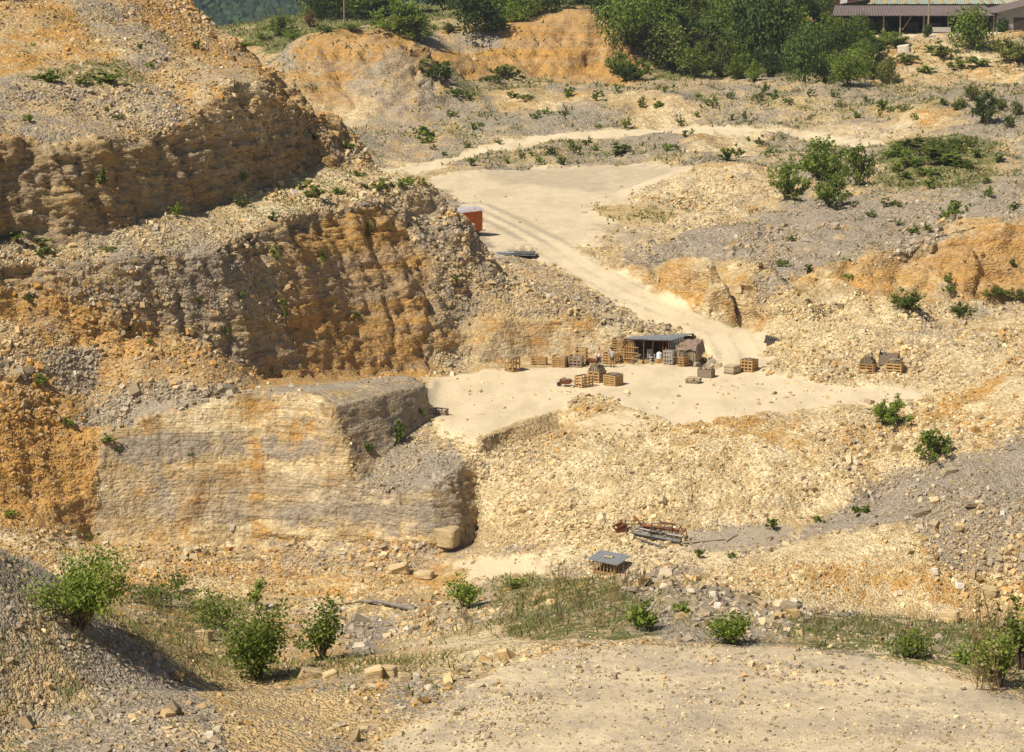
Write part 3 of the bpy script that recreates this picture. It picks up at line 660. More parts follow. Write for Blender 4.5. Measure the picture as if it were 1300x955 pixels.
    bp = k.n('ShaderNodeBump', {'Height': h, 'Distance': .30, 'Strength': k.math('MULTIPLY_ADD', rough, .85, .12)})
    k.set(k.b.inputs['Normal'], bp.outputs[0])
    return k.m
ground_mat = terrain_material()
tm_ = mesh_from('terrain', V, T, ground_mat)
add_color(tm_, 'mix_a', np.stack([W['g'], W['o'], W['p'], W['b']], 1))
add_color(tm_, 'mix_b', np.stack([W['v'], W['s'], W['c'], np.where(V[:, 1] < 108, 1.0, 0.0)], 1))
_shp = (np.clip(AW[T[:, 0], 6], 0, 1) > .35) & (AW[T[:, 0], 5] < .4) & (AW[T[:, 0], 0] < .5)
_sf = tm_.attributes.new('sharp_face', 'BOOLEAN', 'FACE'); _sf.data.foreach_set('value', _shp)
terrain = bpy.data.objects.new('quarry_terrain', tm_); COL.objects.link(terrain)
terrain['kind'] = 'structure'; terrain['label'] = 'stepped limestone quarry ground with ochre faces, grey spoil and pale floor'
bpy.context.view_layer.update()

def ground(px, py):                                     # the ground seen at this place of the photo
    d = ray(px, py).normalized()
    ok, loc, nor, _ = terrain.ray_cast(Vector((0, 0, CAMZ)), d)
    return (loc, nor) if ok else (Vector(A(px, py, 450)), Vector((0, 0, 1)))
def drop(x, y, z0=80):                                  # height of the ground at a plan position
    ok, loc, nor, _ = terrain.ray_cast(Vector((x, y, z0)), Vector((0, 0, -1)))
    return loc.z if ok else 0

# ------------------------------------------------------------------ loose plates and stones
def palette(g, o, p, b, jit):
    col = np.tile(np.array(PAL['base']), (len(g), 1))
    for key, w in (('p', p), ('o', o), ('g', g), ('b', b)):
        w = np.clip(w + (jit[key] - .5) * 1.15, 0, 1)[:, None]
        w = w * w * (3 - 2 * w)
        col = col * (1 - w) + np.array(PAL[key]) * w
    return col
def scatter_stones(N_):
    C0 = V[T].mean(1); e1 = V[T[:, 1]] - V[T[:, 0]]; e2 = V[T[:, 2]] - V[T[:, 0]]
    cr = np.cross(e1, e2); ar = np.sqrt((cr ** 2).sum(1)) / 2; fnn = cr / np.maximum(ar * 2, 1e-9)[:, None]
    tocam = np.array([0, 0, CAMZ]) - C0; dist = np.sqrt((tocam ** 2).sum(1)); facing = (fnn * tocam).sum(1) / dist
    ok = in_view(C0, .01) & (facing > .02) & (C0[:, 1] < 400) & ~((C0[:, 1] > 92) & (C0[:, 1] < 150) & (C0[:, 2] < 12))
    r_ = AW[T[:, 0], 6]
    base = np.maximum(.175 * np.where(C0[:, 1] < 105, np.where(AW[T[:, 0], 5] > .3, .3, np.where(C0[:, 1] > 70, .62, .8)), 1.0) * (.30 + .70 * np.clip(r_, 0, 1)), 1.7 * dist / FPX)
    wgt = ar * np.clip(r_, 0, 1.2) ** 1.7 * np.where(C0[:, 1] > 290, .22, 1.0) * np.clip(1 - 1.3 * AW[T[:, 0], 4], .1, 1) / base ** 2 * ok * np.clip(facing * 2.5, .3, 1)
    cum = np.cumsum(wgt); pick = np.searchsorted(cum, nrs.uniform(0, cum[-1], N_))
    u, v_ = nrs.rand(N_), nrs.rand(N_); f = u + v_ > 1; u[f] = 1 - u[f]; v_[f] = 1 - v_[f]
    pos = V[T[pick, 0]] + e1[pick] * u[:, None] + e2[pick] * v_[:, None]
    nn = fnn[pick] + nrs.normal(0, .38, (N_, 3)); nn[:, 2] += .25; nn /= np.sqrt((nn ** 2).sum(1))[:, None]
    tx = np.cross(nn, nrs.normal(0, 1, (N_, 3))); tx /= np.sqrt((tx ** 2).sum(1))[:, None]; ty = np.cross(nn, tx)
    srt = np.exp(fbm(pos, 8.0, 2, 881) * .9)
    size = base[pick] * np.exp(nrs.normal(-.22, .58, N_)) * srt; size = np.minimum(size, base[pick] * 5)
    tmpl = np.array([(-1, -1, -1), (1, -1, -1), (1, 1, -1), (-1, 1, -1), (-1, -1, 1), (1, -1, 1), (1, 1, 1), (-1, 1, 1)], float)
    loc = tmpl[None] * (1 + nrs.uniform(-.38, .25, (N_, 8, 3)))
    loc[:, 4:, :2] *= nrs.uniform(.55, .95, (N_, 1, 1))
    sc = np.stack([size * .62, size * nrs.uniform(.35, .6, N_), size * nrs.uniform(.12, .42, N_)], 1)
    loc = loc * sc[:, None, :]
    Pw = pos[:, None, :] + nn[:, None, :] * (sc[:, 2] * .55)[:, None, None] + loc[..., 0:1] * tx[:, None] + loc[..., 1:2] * ty[:, None] + loc[..., 2:3] * nn[:, None]
    q = np.array([(0, 3, 2, 1), (4, 5, 6, 7), (0, 1, 5, 4), (1, 2, 6, 5), (2, 3, 7, 6), (3, 0, 4, 7)])
    F = (q[None] + (np.arange(N_) * 8)[:, None, None]).reshape(-1, 4)
    w = AW[T[pick, 0]]
    jit = {c: nrs.rand(N_) for c in 'gopb'}
    c_ = palette(w[:, 1], w[:, 2], w[:, 3], w[:, 8] * .6, jit)
    c_ *= np.clip(nrs.normal(1.06, .20, N_), .55, 1.5)[:, None]
    hi = nrs.rand(N_) < .05; c_[hi] = c_[hi] * .4 + np.array([.66, .61, .50]) * .6
    c_ = np.clip(c_, .02, .74)
    colv = np.repeat(np.concatenate([c_, np.ones((N_, 1))], 1), 8, axis=0)
    k = NT('broken_plates'); at = k.n('ShaderNodeAttribute', attribute_name='stone_col')
    nz = k.noise(k.objvec(), 9.0, 2, .6)
    k.set(k.b.inputs['Base Color'], k.mix(1.0, at.outputs['Color'], k.n('ShaderNodeCombineColor', {0: k.ramp(nz.outputs[0], .3, .7, .86, 1.08), 1: k.ramp(nz.outputs[0], .3, .7, .86, 1.08), 2: k.ramp(nz.outputs[0], .3, .7, .84, 1.08)}).outputs[0], 'MULTIPLY'))
    me = mesh_from('loose_stones', Pw.reshape(-1, 3), F, k.m, 4); me.shade_flat(); add_color(me, 'stone_col', colv)
    o = bpy.data.objects.new('loose_stones', me); COL.objects.link(o)
    o['kind'] = 'stuff'; o['label'] = 'loose broken limestone plates strewn over the heaps and slopes'; o['category'] = 'rubble'
scatter_stones(N_STONES)
# ------------------------------------------------------------------ object helpers
def tag(o, label=None, cat=None, group=None, kind=None):
    if label: o['label'] = label
    if cat: o['category'] = cat
    if group: o['group'] = group
    if kind: o['kind'] = kind
    return o
def empty(name, loc, rz=0.0, **k):
    o = bpy.data.objects.new(name, None); COL.objects.link(o); o.location = loc; o.rotation_euler = (0, 0, rz); o.empty_display_size = .3
    return tag(o, **k)
def link(name, me, parent=None, loc=None, **k):
    o = bpy.data.objects.new(name, me); COL.objects.link(o)
    if parent is not None: o.parent = parent
    if loc is not None: o.location = loc
    return tag(o, **k)
def copy_tree(o, parent=None):
    c = o.copy(); COL.objects.link(c)
    if parent is not None: c.parent = parent
    for ch in list(o.children):
        if ch.name in COL.objects: copy_tree(ch, c)
    return c
class MB:
    """collects boxes, bars and quads into one mesh"""
    def __init__(s): s.v = []; s.f = []
    def box(s, c, d, rot=None, jit=0.0):
        b = len(s.v); R_ = Euler(rot).to_matrix() if rot is not None else None
        for x, y, z in ((-1, -1, -1), (1, -1, -1), (1, 1, -1), (-1, 1, -1), (-1, -1, 1), (1, -1, 1), (1, 1, 1), (-1, 1, 1)):
            p = Vector((x * d[0] / 2 + rnd.uniform(-jit, jit), y * d[1] / 2 + rnd.uniform(-jit, jit), z * d[2] / 2 + rnd.uniform(-jit, jit)))
            if R_ is not None: p = R_ @ p
            s.v.append((c[0] + p.x, c[1] + p.y, c[2] + p.z))
        for q in ((0, 3, 2, 1), (4, 5, 6, 7), (0, 1, 5, 4), (1, 2, 6, 5), (2, 3, 7, 6), (3, 0, 4, 7)): s.f.append(tuple(b + i for i in q))
        return s
    def bar(s, p, q, r, n=6, r2=None, square=False):
        p, q = Vector(p), Vector(q); d = (q - p); 
        if d.length < 1e-6: return s
        d.normalize(); u = d.orthogonal().normalized(); w = d.cross(u); b = len(s.v); r2 = r if r2 is None else r2
        if square: n = 4
        for c, rr in ((p, r), (q, r2)):
            for i in range(n):
                a = 2 * math.pi * i / n + (math.pi / 4 if square else 0)
                s.v.append(tuple(c + u * math.cos(a) * rr + w * math.sin(a) * rr))
        for i in range(n): s.f.append((b + i, b + (i + 1) % n, b + n + (i + 1) % n, b + n + i))
        s.f.append(tuple(b + i for i in range(n))[::-1]); s.f.append(tuple(b + n + i for i in range(n)))
        return s
    def quad(s, a, b, c, d, th=.03):
        """a sheet with thickness, corners in order"""
        A_, B_, C_, D_ = map(Vector, (a, b, c, d)); n = (B_ - A_).cross(D_ - A_).normalized() * th; i = len(s.v)
        for p in (A_, B_, C_, D_): s.v.append(tuple(p))
        for p in (A_, B_, C_, D_): s.v.append(tuple(p - n))
        for q in ((0, 1, 2, 3), (7, 6, 5, 4), (0, 4, 5, 1), (1, 5, 6, 2), (2, 6, 7, 3), (3, 7, 4, 0)): s.f.append(tuple(i + k for k in q))
        return s
    def sheet(s, a, b, c, d, n=24, amp=.02, th=.012, droop=0.0):
        """corrugated sheet; ribs run from edge ab to edge dc"""
        A_, B_, C_, D_ = map(Vector, (a, b, c, d)); up = (B_ - A_).cross(D_ - A_).normalized()
        if up.z < 0: up = -up
        m = 5; i0 = len(s.v)
        for side in (0, 1):
            for j in range(m + 1):
                t = j / m
                for i in range(n * 2 + 1):
                    u_ = i / (n * 2); p = (A_.lerp(B_, u_)).lerp(D_.lerp(C_, u_), t)
                    p = p + up * ((amp if i % 2 else -amp) - side * th) - Vector((0, 0, droop * math.sin(t * math.pi) * math.sin(u_ * math.pi)))
                    s.v.append(tuple(p))
        W_ = n * 2 + 1; H_ = (m + 1) * W_
        for j in range(m):
            for i in range(n * 2):
                q = (i0 + j * W_ + i, i0 + j * W_ + i + 1, i0 + (j + 1) * W_ + i + 1, i0 + (j + 1) * W_ + i)
                s.f.append(q); s.f.append(tuple(k + H_ for k in q[::-1]))
        for i in range(n * 2):
            for j in (0, m):
                a_ = i0 + j * W_ + i; s.f.append((a_, a_ + 1, a_ + 1 + H_, a_ + H_))
        for j in range(m):
            for i in (0, n * 2):
                a_ = i0 + j * W_ + i; s.f.append((a_, a_ + W_, a_ + W_ + H_, a_ + H_))
        return s
    def mesh(s, name, mat, smooth_=False):
        me = bpy.data.meshes.new(name); me.from_pydata(s.v, [], s.f); me.update()
        if not smooth_: me.shade_flat()
        if mat: me.materials.append(mat)
        return me
    def add(s, name, mat, parent=None, loc=None, smooth_=False, **k):
        return link(name, s.mesh(name, mat, smooth_), parent, loc, **k)

def simple_mat(name, col, col2=None, scale=6.0, rough=.85, grain=None, metal=0.0, bump=.3, dist=.02, spec=.2, dirt=None):
    k = NT(name); co = k.objvec()
    oi = k.n('ShaderNodeObjectInfo')
    vec = k.mapped(co, grain) if grain else co
    nz = k.noise(vec, scale, 5, .65)
    f = k.ramp(nz.outputs[0], .3, .7, 0.0, 1.0)
    c = k.mix(f, col, col2 if col2 else tuple(x * .6 for x in col))
    if dirt:
        n2 = k.noise(co, 2.2, 4, .6); c = k.mix(k.ramp(n2.outputs[0], .48, .68, 0.0, .8), c, dirt)
    rv = k.ramp(oi.outputs['Random'], 0, 1, .82, 1.12)
    c = k.mix(1.0, c, k.n('ShaderNodeCombineColor', {0: rv, 1: rv, 2: rv}).outputs[0], 'MULTIPLY')
    k.set(k.b.inputs['Base Color'], c)
    k.b.inputs['Roughness'].default_value = rough; k.b.inputs['Metallic'].default_value = metal; k.b.inputs['Specular IOR Level'].default_value = spec
    bp = k.n('ShaderNodeBump', {'Height': nz.outputs[0], 'Distance': dist, 'Strength': bump}); k.set(k.b.inputs['Normal'], bp.outputs[0])
    return k.m
M = dict(
    wood=simple_mat('crate_wood', (.50, .33, .15), (.36, .22, .095), 5, grain=(1, 1, 6)),
    wood_orange=simple_mat('orange_crate_wood', (.53, .345, .155), (.38, .225, .09), 5, grain=(1, 1, 6)),
    wood_grey=simple_mat('weathered_wood', (.36, .29, .225), (.24, .185, .14), 6, grain=(1, 1, 5)),
    wood_dark=simple_mat('dark_old_wood', (.17, .10, .06), (.09, .055, .035), 5, grain=(1, 1, 4)),
    bark=simple_mat('bark', (.16, .12, .085), (.08, .06, .04), 9, grain=(3, 3, 1)),
    tin=simple_mat('blue_grey_tin', (.42, .46, .50), (.30, .33, .36), 3, rough=.5, metal=.35, dirt=(.40, .36, .30)),
    tin_dark=simple_mat('dark_sheet', (.16, .17, .17), (.07, .075, .08), 4, rough=.6, dirt=(.25, .23, .2)),
    rust=simple_mat('rust', (.27, .105, .05), (.13, .055, .03), 12, rough=.9),
    steel=simple_mat('old_steel', (.16, .145, .135), (.07, .06, .055), 8, rough=.6, metal=.3, dirt=(.22, .12, .07)),
    steel_light=simple_mat('pale_galvanised', (.42, .40, .37), (.3, .28, .26), 8, rough=.6),
    orange=simple_mat('orange_paint', (.52, .145, .018), (.42, .10, .015), 1.6, rough=.6, dirt=(.36, .13, .04)),
    lilac=simple_mat('faded_roof_felt', (.46, .44, .50), (.56, .54, .58), 1.5, rough=.7, dirt=(.42, .26, .22)),
    white=simple_mat('white_plastic', (.78, .78, .76), (.68, .68, .67), 4, rough=.5),
    blue=simple_mat('pale_blue_plastic', (.45, .60, .72), (.70, .76, .80), 7, rough=.5),
    rubber=simple_mat('rubber', (.03, .03, .03), (.05, .048, .045), 5),
    tarp=simple_mat('grey_green_tarpaulin', (.22, .225, .19), (.30, .30, .26), 2.5, rough=.7, bump=.6, dist=.1),
    tarp_brown=simple_mat('brown_tarpaulin', (.30, .215, .17), (.20, .14, .11), 4, rough=.8, bump=.8, dist=.1),
    slab=simple_mat('limestone_slabs', (.60, .50, .34), (.42, .34, .23), 3.5, grain=(1, 1, 9), bump=.8, dist=.05),
    slab_grey=simple_mat('grey_stone_slabs', (.40, .335, .235), (.26, .21, .14), 3.5, grain=(1, 1, 9), bump=.8, dist=.05),
    rock=simple_mat('ochre_rock', (.62, .50, .31), (.45, .33, .17), 2.5, grain=(1, 1, 4), bump=1.0, dist=.08),
    rock_white=simple_mat('white_rock', (.70, .66, .58), (.52, .47, .38), 3, bump=1.0, dist=.05),
    roof_brown=simple_mat('brown_roof_sheet', (.19, .15, .142), (.145, .115, .108), .5, rough=.7, dirt=(.25, .20, .185)),
    roof_green=simple_mat('pale_green_roof_panel', (.52, .60, .50), (.42, .50, .42), .6, rough=.5, dirt=(.34, .34, .24)),
    roof_rust=simple_mat('rust_streaked_panel', (.34, .25, .12), (.44, .36, .2), .8, rough=.8),
    concrete=simple_mat('concrete', (.42, .40, .37), (.32, .30, .28), 1.5),
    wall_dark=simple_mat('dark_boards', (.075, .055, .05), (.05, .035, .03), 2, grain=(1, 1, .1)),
    brick=simple_mat('red_brown_cladding', (.15, .065, .05), (.11, .05, .04), 1.5),
    red_roof=simple_mat('red_roof', (.42, .13, .08), (.3, .10, .07), 2),
    skin=simple_mat('skin', (.42, .24, .16), (.36, .20, .13), 4),
    hair=simple_mat('dark_hair', (.03, .022, .018), (.02, .015, .012), 20),
    vest=simple_mat('white_vest', (.78, .78, .80), (.70, .70, .73), 6),
    shirt=simple_mat('grey_shirt', (.36, .38, .42), (.28, .30, .33), 6),
    jeans=simple_mat('dark_trousers', (.05, .06, .08), (.035, .04, .055), 6),
    shorts=simple_mat('brown_shorts', (.16, .11, .08), (.10, .07, .05), 10),
    shoe=simple_mat('shoe', (.10, .08, .06), (.06, .05, .04), 6))

# ------------------------------------------------------------------ plants
def leaf_mat(name, c_dark, c_mid, c_light, trans=.35):
    k = NT(name); at = k.n('ShaderNodeAttribute', attribute_name='leaf')
    sp = k.n('ShaderNodeSeparateColor', {0: at.outputs['Color']})
    c = k.mix(k.ramp(sp.outputs[0], 0, .5, 0.0, 1.0), c_dark, c_mid); c = k.mix(k.ramp(sp.outputs[0], .5, 1, 0.0, 1.0), c, c_light)
    oi = k.n('ShaderNodeObjectInfo'); rv = k.ramp(oi.outputs['Random'], 0, 1, .8, 1.45)
    c = k.mix(1.0, c, k.n('ShaderNodeCombineColor', {0: rv, 1: rv, 2: rv}).outputs[0], 'MULTIPLY')
    k.set(k.b.inputs['Base Color'], c); k.b.inputs['Roughness'].default_value = .6
    tr = k.n('ShaderNodeBsdfTranslucent'); k.set(tr.inputs[0], k.mix(1.0, c, (1.25, 1.35, .6), 'MULTIPLY'))
    mx = k.n('ShaderNodeMixShader', {0: trans}); k.set(mx.inputs[1], k.b.outputs[0]); k.set(mx.inputs[2], tr.outputs[0])
    k.set(k.t.nodes['Material Output'].inputs[0], mx.outputs[0])
    return k.m
LM = dict(
    fresh=leaf_mat('fresh_leaves', (0.081, 0.115, 0.020), (0.155, 0.209, 0.038), (0.270, 0.317, 0.068)),
    mid=leaf_mat('green_leaves', (0.072, 0.104, 0.022), (0.145, 0.195, 0.038), (0.25, 0.29, 0.065)),
    dark=leaf_mat('dark_leaves', (0.040, 0.066, 0.020), (0.078, 0.120, 0.033), (0.15, 0.20, 0.055)),
    olive=leaf_mat('olive_leaves', (0.088, 0.108, 0.030), (0.162, 0.182, 0.054), (0.257, 0.257, 0.088)),
    red=leaf_mat('reddish_leaves', (.10, .05, .03), (.16, .09, .05), (.2, .12, .06)),
    dry=leaf_mat('dry_grass', (.17, .13, .06), (.28, .22, .11), (.38, .32, .18), .2),
    grass=leaf_mat('green_grass', (.085, .12, .03), (.15, .19, .05), (.25, .26, .09), .25),
    far=leaf_mat('far_forest', (.012, .026, .012), (.02, .038, .016), (.036, .058, .022), .05))
def leaves_mesh(name, pos, size, nrm, mat, tone, elong=1.7):
    n = len(pos); nrm = nrm / np.maximum(np.sqrt((nrm ** 2).sum(1)), 1e-6)[:, None]
    a = np.cross(nrm, nrs.normal(0, 1, (n, 3))); a /= np.maximum(np.sqrt((a ** 2).sum(1)), 1e-6)[:, None]; b = np.cross(nrm, a)
    s = size[:, None] / 2
    P_ = np.stack([pos - a * s * elong, pos - b * s + nrm * s * .25, pos + a * s * elong, pos + b * s + nrm * s * .25], 1)
    F = np.arange(n * 4).reshape(n, 4)
    me = mesh_from(name, P_.reshape(-1, 3), F, mat, 4)
    t = np.repeat(np.stack([tone, tone, tone, np.ones(n)], 1), 4, axis=0); add_color(me, 'leaf', t)
    me.shade_flat(); return me
def crown_points(n, rx, rz, cz, lobes, shell=.55, low=.0, seed=0):
    """leaf clumps on several uneven lobes: returns positions, outward normals, tone"""
    rs = np.random.RandomState(seed); pos, nr, tn = [], [], []
    cs = []
    for i in range(lobes):
        a = rs.uniform(0, 2 * np.pi); rr = rs.uniform(.1, .72) ** .7; h = rs.uniform(-.75, .8)
        k_ = (1 - abs(h) ** 2 * .55)
        cs.append((np.cos(a) * rr * rx * k_, np.sin(a) * rr * rx * k_, cz + h * rz * .75, rs.uniform(.26, .52)))
    cs.append((0, 0, cz, .6)); wts = np.array([c[3] ** 2 for c in cs]); wts /= wts.sum()
    for c, w_ in zip(cs, wts):
        m = int(n * w_) + 1
        d = rs.normal(0, 1, (m, 3)); d /= np.sqrt((d ** 2).sum(1))[:, None]
        r = rs.uniform(shell, 1.0, m) ** .6; bump = 1 + .3 * np.sin(d[:, 0] * 7 + c[3] * 40) * np.cos(d[:, 2] * 6 + c[0]) + rs.normal(0, .1, m)
        p = np.array(c[:3]) + d * (r * bump)[:, None] * np.array([rx * c[3], rx * c[3], rz * c[3] * 1.1])
        pos.append(p); nr.append(d + rs.normal(0, .55, (m, 3)) + np.array([0, 0, .25])); tn.append(np.clip(rs.normal(.42 + .25 * (c[3] - .4), .24, m), 0, 1))
    pos, nr, tn = np.concatenate(pos), np.concatenate(nr), np.concatenate(tn)
    k_ = pos[:, 2] > low
    return pos[k_], nr[k_], tn[k_]
def stems_mb(h, rx, n, r0, spread=.7, seed=0, twigs=0):
    rs = random.Random(seed); mb = MB()
    for i in range(n):
        a = rs.uniform(0, 2 * math.pi); s_ = rs.uniform(.1, spread) * rx; p = Vector((rs.uniform(-.06, .06) * rx, rs.uniform(-.06, .06) * rx, -.1)); q = Vector((math.cos(a) * s_, math.sin(a) * s_, h * rs.uniform(.7, .95)))
        m = p.lerp(q, .5) + Vector((rs.uniform(-.1, .1) * rx, rs.uniform(-.1, .1) * rx, h * .08))
        mb.bar(p, m, r0, 5, r0 * .65); mb.bar(m, q, r0 * .65, 5, r0 * .2)
        for t in range(twigs):
            b = m.lerp(q, rs.uniform(0, .8)); a2 = rs.uniform(0, 6.3); mb.bar(b, b + Vector((math.cos(a2) * rx * .35, math.sin(a2) * rx * .35, h * .15)), r0 * .3, 4, r0 * .1)
    return mb
def branch_crown(n, nb, seed, up=.75):
    """ragged unit bush: leaves strung along forking shoots"""
    rs = np.random.RandomState(seed); P_, N2, T2 = [], [], []; st = MB()
    for i in range(nb):
        a = rs.uniform(0, 6.28); s_ = rs.uniform(.08, .55) ** .9; top = rs.uniform(.45, 1.08) * (1 - .5 * (s_ / .55) ** 2)
        q = np.array([np.cos(a) * s_, np.sin(a) * s_, top]); m = q * np.array([.45, .45, .55]); st.bar((0, 0, -.03), m, .014, 4, .009); st.bar(m, q, .009, 4, .003)
        for t in range(4):
            k_ = rs.uniform(.15, 1); b = m + (q - m) * k_ if k_ > .3 else m * (k_ / .3); e = b + rs.normal(0, .10, 3) + np.array([0, 0, .06]); c = max(2, int(n / nb / 4))
            u = rs.uniform(0, 1, (c, 1)); P_.append(b + (e - b) * u + rs.normal(0, .035, (c, 3))); N2.append(rs.normal(0, .8, (c, 3)) + [-.1, -.2, .6]); T2.append(np.clip(rs.normal(.5 + rs.normal(0, .15), .2, c), 0, 1))
    P_, N2, T2 = np.concatenate(P_), np.concatenate(N2), np.concatenate(T2); ok = P_[:, 2] > -.02
    return P_[ok], N2[ok], T2[ok], st
VEG_CACHE = {}
def plant_meshes(kind, tone, var):
    """unit plants: height 1, crown radius .5"""
    key = (kind, tone, var)
    if key in VEG_CACHE: return VEG_CACHE[key]
    seed = var * 17 + len(kind) * 3 + len(tone)
    if kind == 'tree':
        pos, nr, tn = crown_points(2900, .56, .52, .50, 18, .5, .03, seed); sz = np.random.RandomState(seed).uniform(.022, .05, len(pos))
        st = MB(); st.bar((0, 0, -.04), (.01, 0, .38), .028, 7, .02)
        rs = random.Random(seed)
        for i in range(7):
            a = i * .9 + rs.uniform(0, .5); z = rs.uniform(.22, .45); st.bar((0, 0, z), (math.cos(a) * .27, math.sin(a) * .27, z + rs.uniform(.18, .36)), .014, 5, .004)
    elif kind == 'bush':
        pos, nr, tn, st = branch_crown(2600, 26, seed); sz = np.random.RandomState(seed).uniform(.026, .06, len(pos))
    else:
        pos, nr, tn, st = branch_crown(300, 9, seed); sz = np.random.RandomState(seed).uniform(.06, .14, len(pos))
    r = (leaves_mesh(kind + '_leaves', pos, sz, nr, LM[tone], tn, 1.5), st.mesh(kind + '_wood', M['bark']))
    VEG_CACHE[key] = r; return r
def plant(name, px, py, hpx, wpx, tone, kind, label, cat, group=None, Y=None, sink=.0):
    if Y is None: loc, _ = ground(px, py)
    else:
        p = A(px, py, Y); loc = Vector((p[0], Y, min(drop(p[0], Y), p[2] + 8) if Y < 470 else p[2]))
        hpx = hpx if abs(loc.z - p[2]) < .5 else hpx
    m = mpp(loc.y) * (1.22 if kind == 'shrub' else 1.08); h = hpx * m; w = wpx * m
    fol, wood = plant_meshes(kind, tone, rnd.randrange(4 if kind != 'tree' else 5))
    root = empty(name, loc - Vector((0, 0, sink + .03 * h)), rnd.uniform(0, 6.28), label=label, cat=cat, group=group)
    small = hpx < 15 and kind == 'shrub'
    if small:
        bpy.data.objects.remove(root)
        root = link(name, fol, None, loc - Vector((0, 0, .03 * h)), label=label, cat=cat, group=group)
        root.rotation_euler = (0, 0, rnd.uniform(0, 6.28)); root.scale = (w, w, h); return root
    for nm, me in (('crown' if kind == 'tree' else 'foliage', fol), ('trunk' if kind == 'tree' else 'stem', wood)):
        o = link(nm, me, root); o.scale = (w, w, h)
    return root
ORD = ['leftmost', 'second from the left', 'third from the left', 'fourth from the left', 'fifth from the left', 'sixth from the left', 'seventh from the left', 'eighth from the left', 'ninth from the left', 'tenth from the left', 'eleventh from the left', 'twelfth from the left', 'thirteenth from the left', 'fourteenth from the left', 'fifteenth from the left', 'sixteenth from the left', 'seventeenth from the left', 'eighteenth from the left', 'nineteenth from the left', 'twentieth from the left']
def row(lst, name, kind, tones, text, cat, group):
    lst = sorted(lst)
    for i, t in enumerate(lst):
        px, py, h, w = t[:4]; tone = t[4] if len(t) > 4 else tones[i % len(tones)]
        size = 'small' if h < 11 else ('mid-sized' if h < 20 else 'large')
        if kind == 'tree': size = 'low' if h < 45 else ('mid-height' if h < 75 else 'tall')
        look = {'fresh': 'bright green', 'mid': 'green', 'dark': 'dark green', 'olive': 'olive green', 'red': 'reddish brown'}[tone]
        where = ORD[i] if i < len(lst) - 1 else 'rightmost'
        plant(name, px, py, h, w, tone, kind, f'{size} {look} {cat} {text}, {where}', cat, group, Y=t[5] if len(t) > 5 else None)

# the wooded skyline and slopes at the top
row([(405, 22, 46, 46), (430, 24, 52, 44), (455, 24, 60, 50), (480, 22, 52, 46)], 'tree', 'tree', ['mid', 'dark'], 'behind the left ochre mound', 'tree', 'trees behind the left mound')
row([(560, 6, 50, 50), (590, 8, 60, 54), (640, 22, 46, 52, 'mid'), (667, 26, 42, 44, 'fresh'), (694, 16, 56, 50, 'mid'), (738, 6, 50, 54, 'dark')], 'tree', 'tree', ['dark', 'mid'], 'behind the rounded mound', 'tree', 'trees behind the rounded mound')
row([(775, 24, 62, 58, 'dark'), (792, 58, 74, 58, 'mid'), (822, 44, 74, 58, 'mid'), (850, 34, 66, 56, 'mid'), (842, 84, 56, 52, 'olive'), (878, 30, 64, 54, 'olive'), (905, 26, 60, 54, 'mid'), (925, 62, 74, 54, 'fresh'), (945, 36, 80, 58, 'fresh'), (960, 84, 100, 72, 'dark'), (988, 78, 104, 70, 'mid')], 'tree', 'tree', ['mid'], 'on the wooded slope', 'tree', 'trees on the wooded slope')
row([(790, 2, 70, 64), (830, 0, 70, 64), (870, -2, 70, 64), (910, -2, 70, 64), (950, -2, 76, 64), (990, 2, 60, 60), (1012, 30, 52, 46), (1040, 34, 48, 44, 'mid')], 'tree', 'tree', ['mid', 'olive', 'dark'], 'in the topmost back row', 'tree', 'back row of trees')
row([(1008, 92, 58, 40, 'fresh'), (1022, 104, 78, 46, 'dark'), (1046, 104, 40, 42, 'mid'), (1062, 78, 50, 42, 'mid'), (1076, 108, 46, 52, 'fresh'), (1088, 70, 52, 42, 'mid'), (1092, 92, 40, 40, 'mid'), (1126, 107, 34, 30, 'olive')], 'tree', 'tree', ['mid'], 'left of the shed', 'tree', 'trees left of the shed')
row([(880, 98, 40, 40, 'fresh'), (914, 98, 44, 28, 'olive'), (936, 101, 30, 28, 'fresh'), (957, 103, 20, 22, 'fresh'), (808, 100, 26, 34, 'mid'), (796, 103, 24, 26, 'dark')], 'bush', 'bush', ['mid'], 'under the wooded slope', 'bush', 'bushes at the foot of the wooded slope')
plant('tree', 1232, 62, 56, 52, 'mid', 'tree', 'round green tree hiding part of the long shed front', 'tree', None)
plant('tree', 604, 44, 62, 62, 'dark', 'tree', 'broad dark green tree standing on the ledge between the two mounds', 'tree', None)
plant('tree', 6, 34, 62, 60, 'dark', 'tree', 'dark tree behind the ridge in the top left corner', 'tree', None, Y=222)
plant('bush', 357, 44, 26, 36, 'fresh', 'bush', 'bright green bush alone in the far left field', 'bush', None)
plant('bush', 393, 34, 20, 13, 'red', 'bush', 'thin reddish brown bush on the crest of the left ochre mound', 'bush', None)
plant('bush', 503, 40, 44, 56, 'mid', 'bush', 'large rounded green bush on top of the left ochre mound', 'bush', None)
plant('bush', 528, 52, 40, 44, 'mid', 'bush', 'green bush on the right shoulder of the left ochre mound', 'bush', None)
plant('bush', 1112, 60, 20, 52, 'fresh', 'bush', 'low spreading green bush in front of the shed opening', 'bush', None)
plant('bush', 1140, 58, 16, 30, 'mid', 'bush', 'low green bush on the bank top in front of the shed', 'bush', None)
plant('bush', 1116, 40, 15, 24, 'mid', 'bush', 'small bush growing inside the left end of the shed opening', 'bush', None)
plant('bush', 1177, 47, 17, 11, 'dark', 'bush', 'narrow dark bush at the foot of the pole before the shed', 'bush', None)
plant('bush', 1258, 37, 16, 18, 'fresh', 'bush', 'small bright bush behind the round tree near the shed corner', 'bush', None)
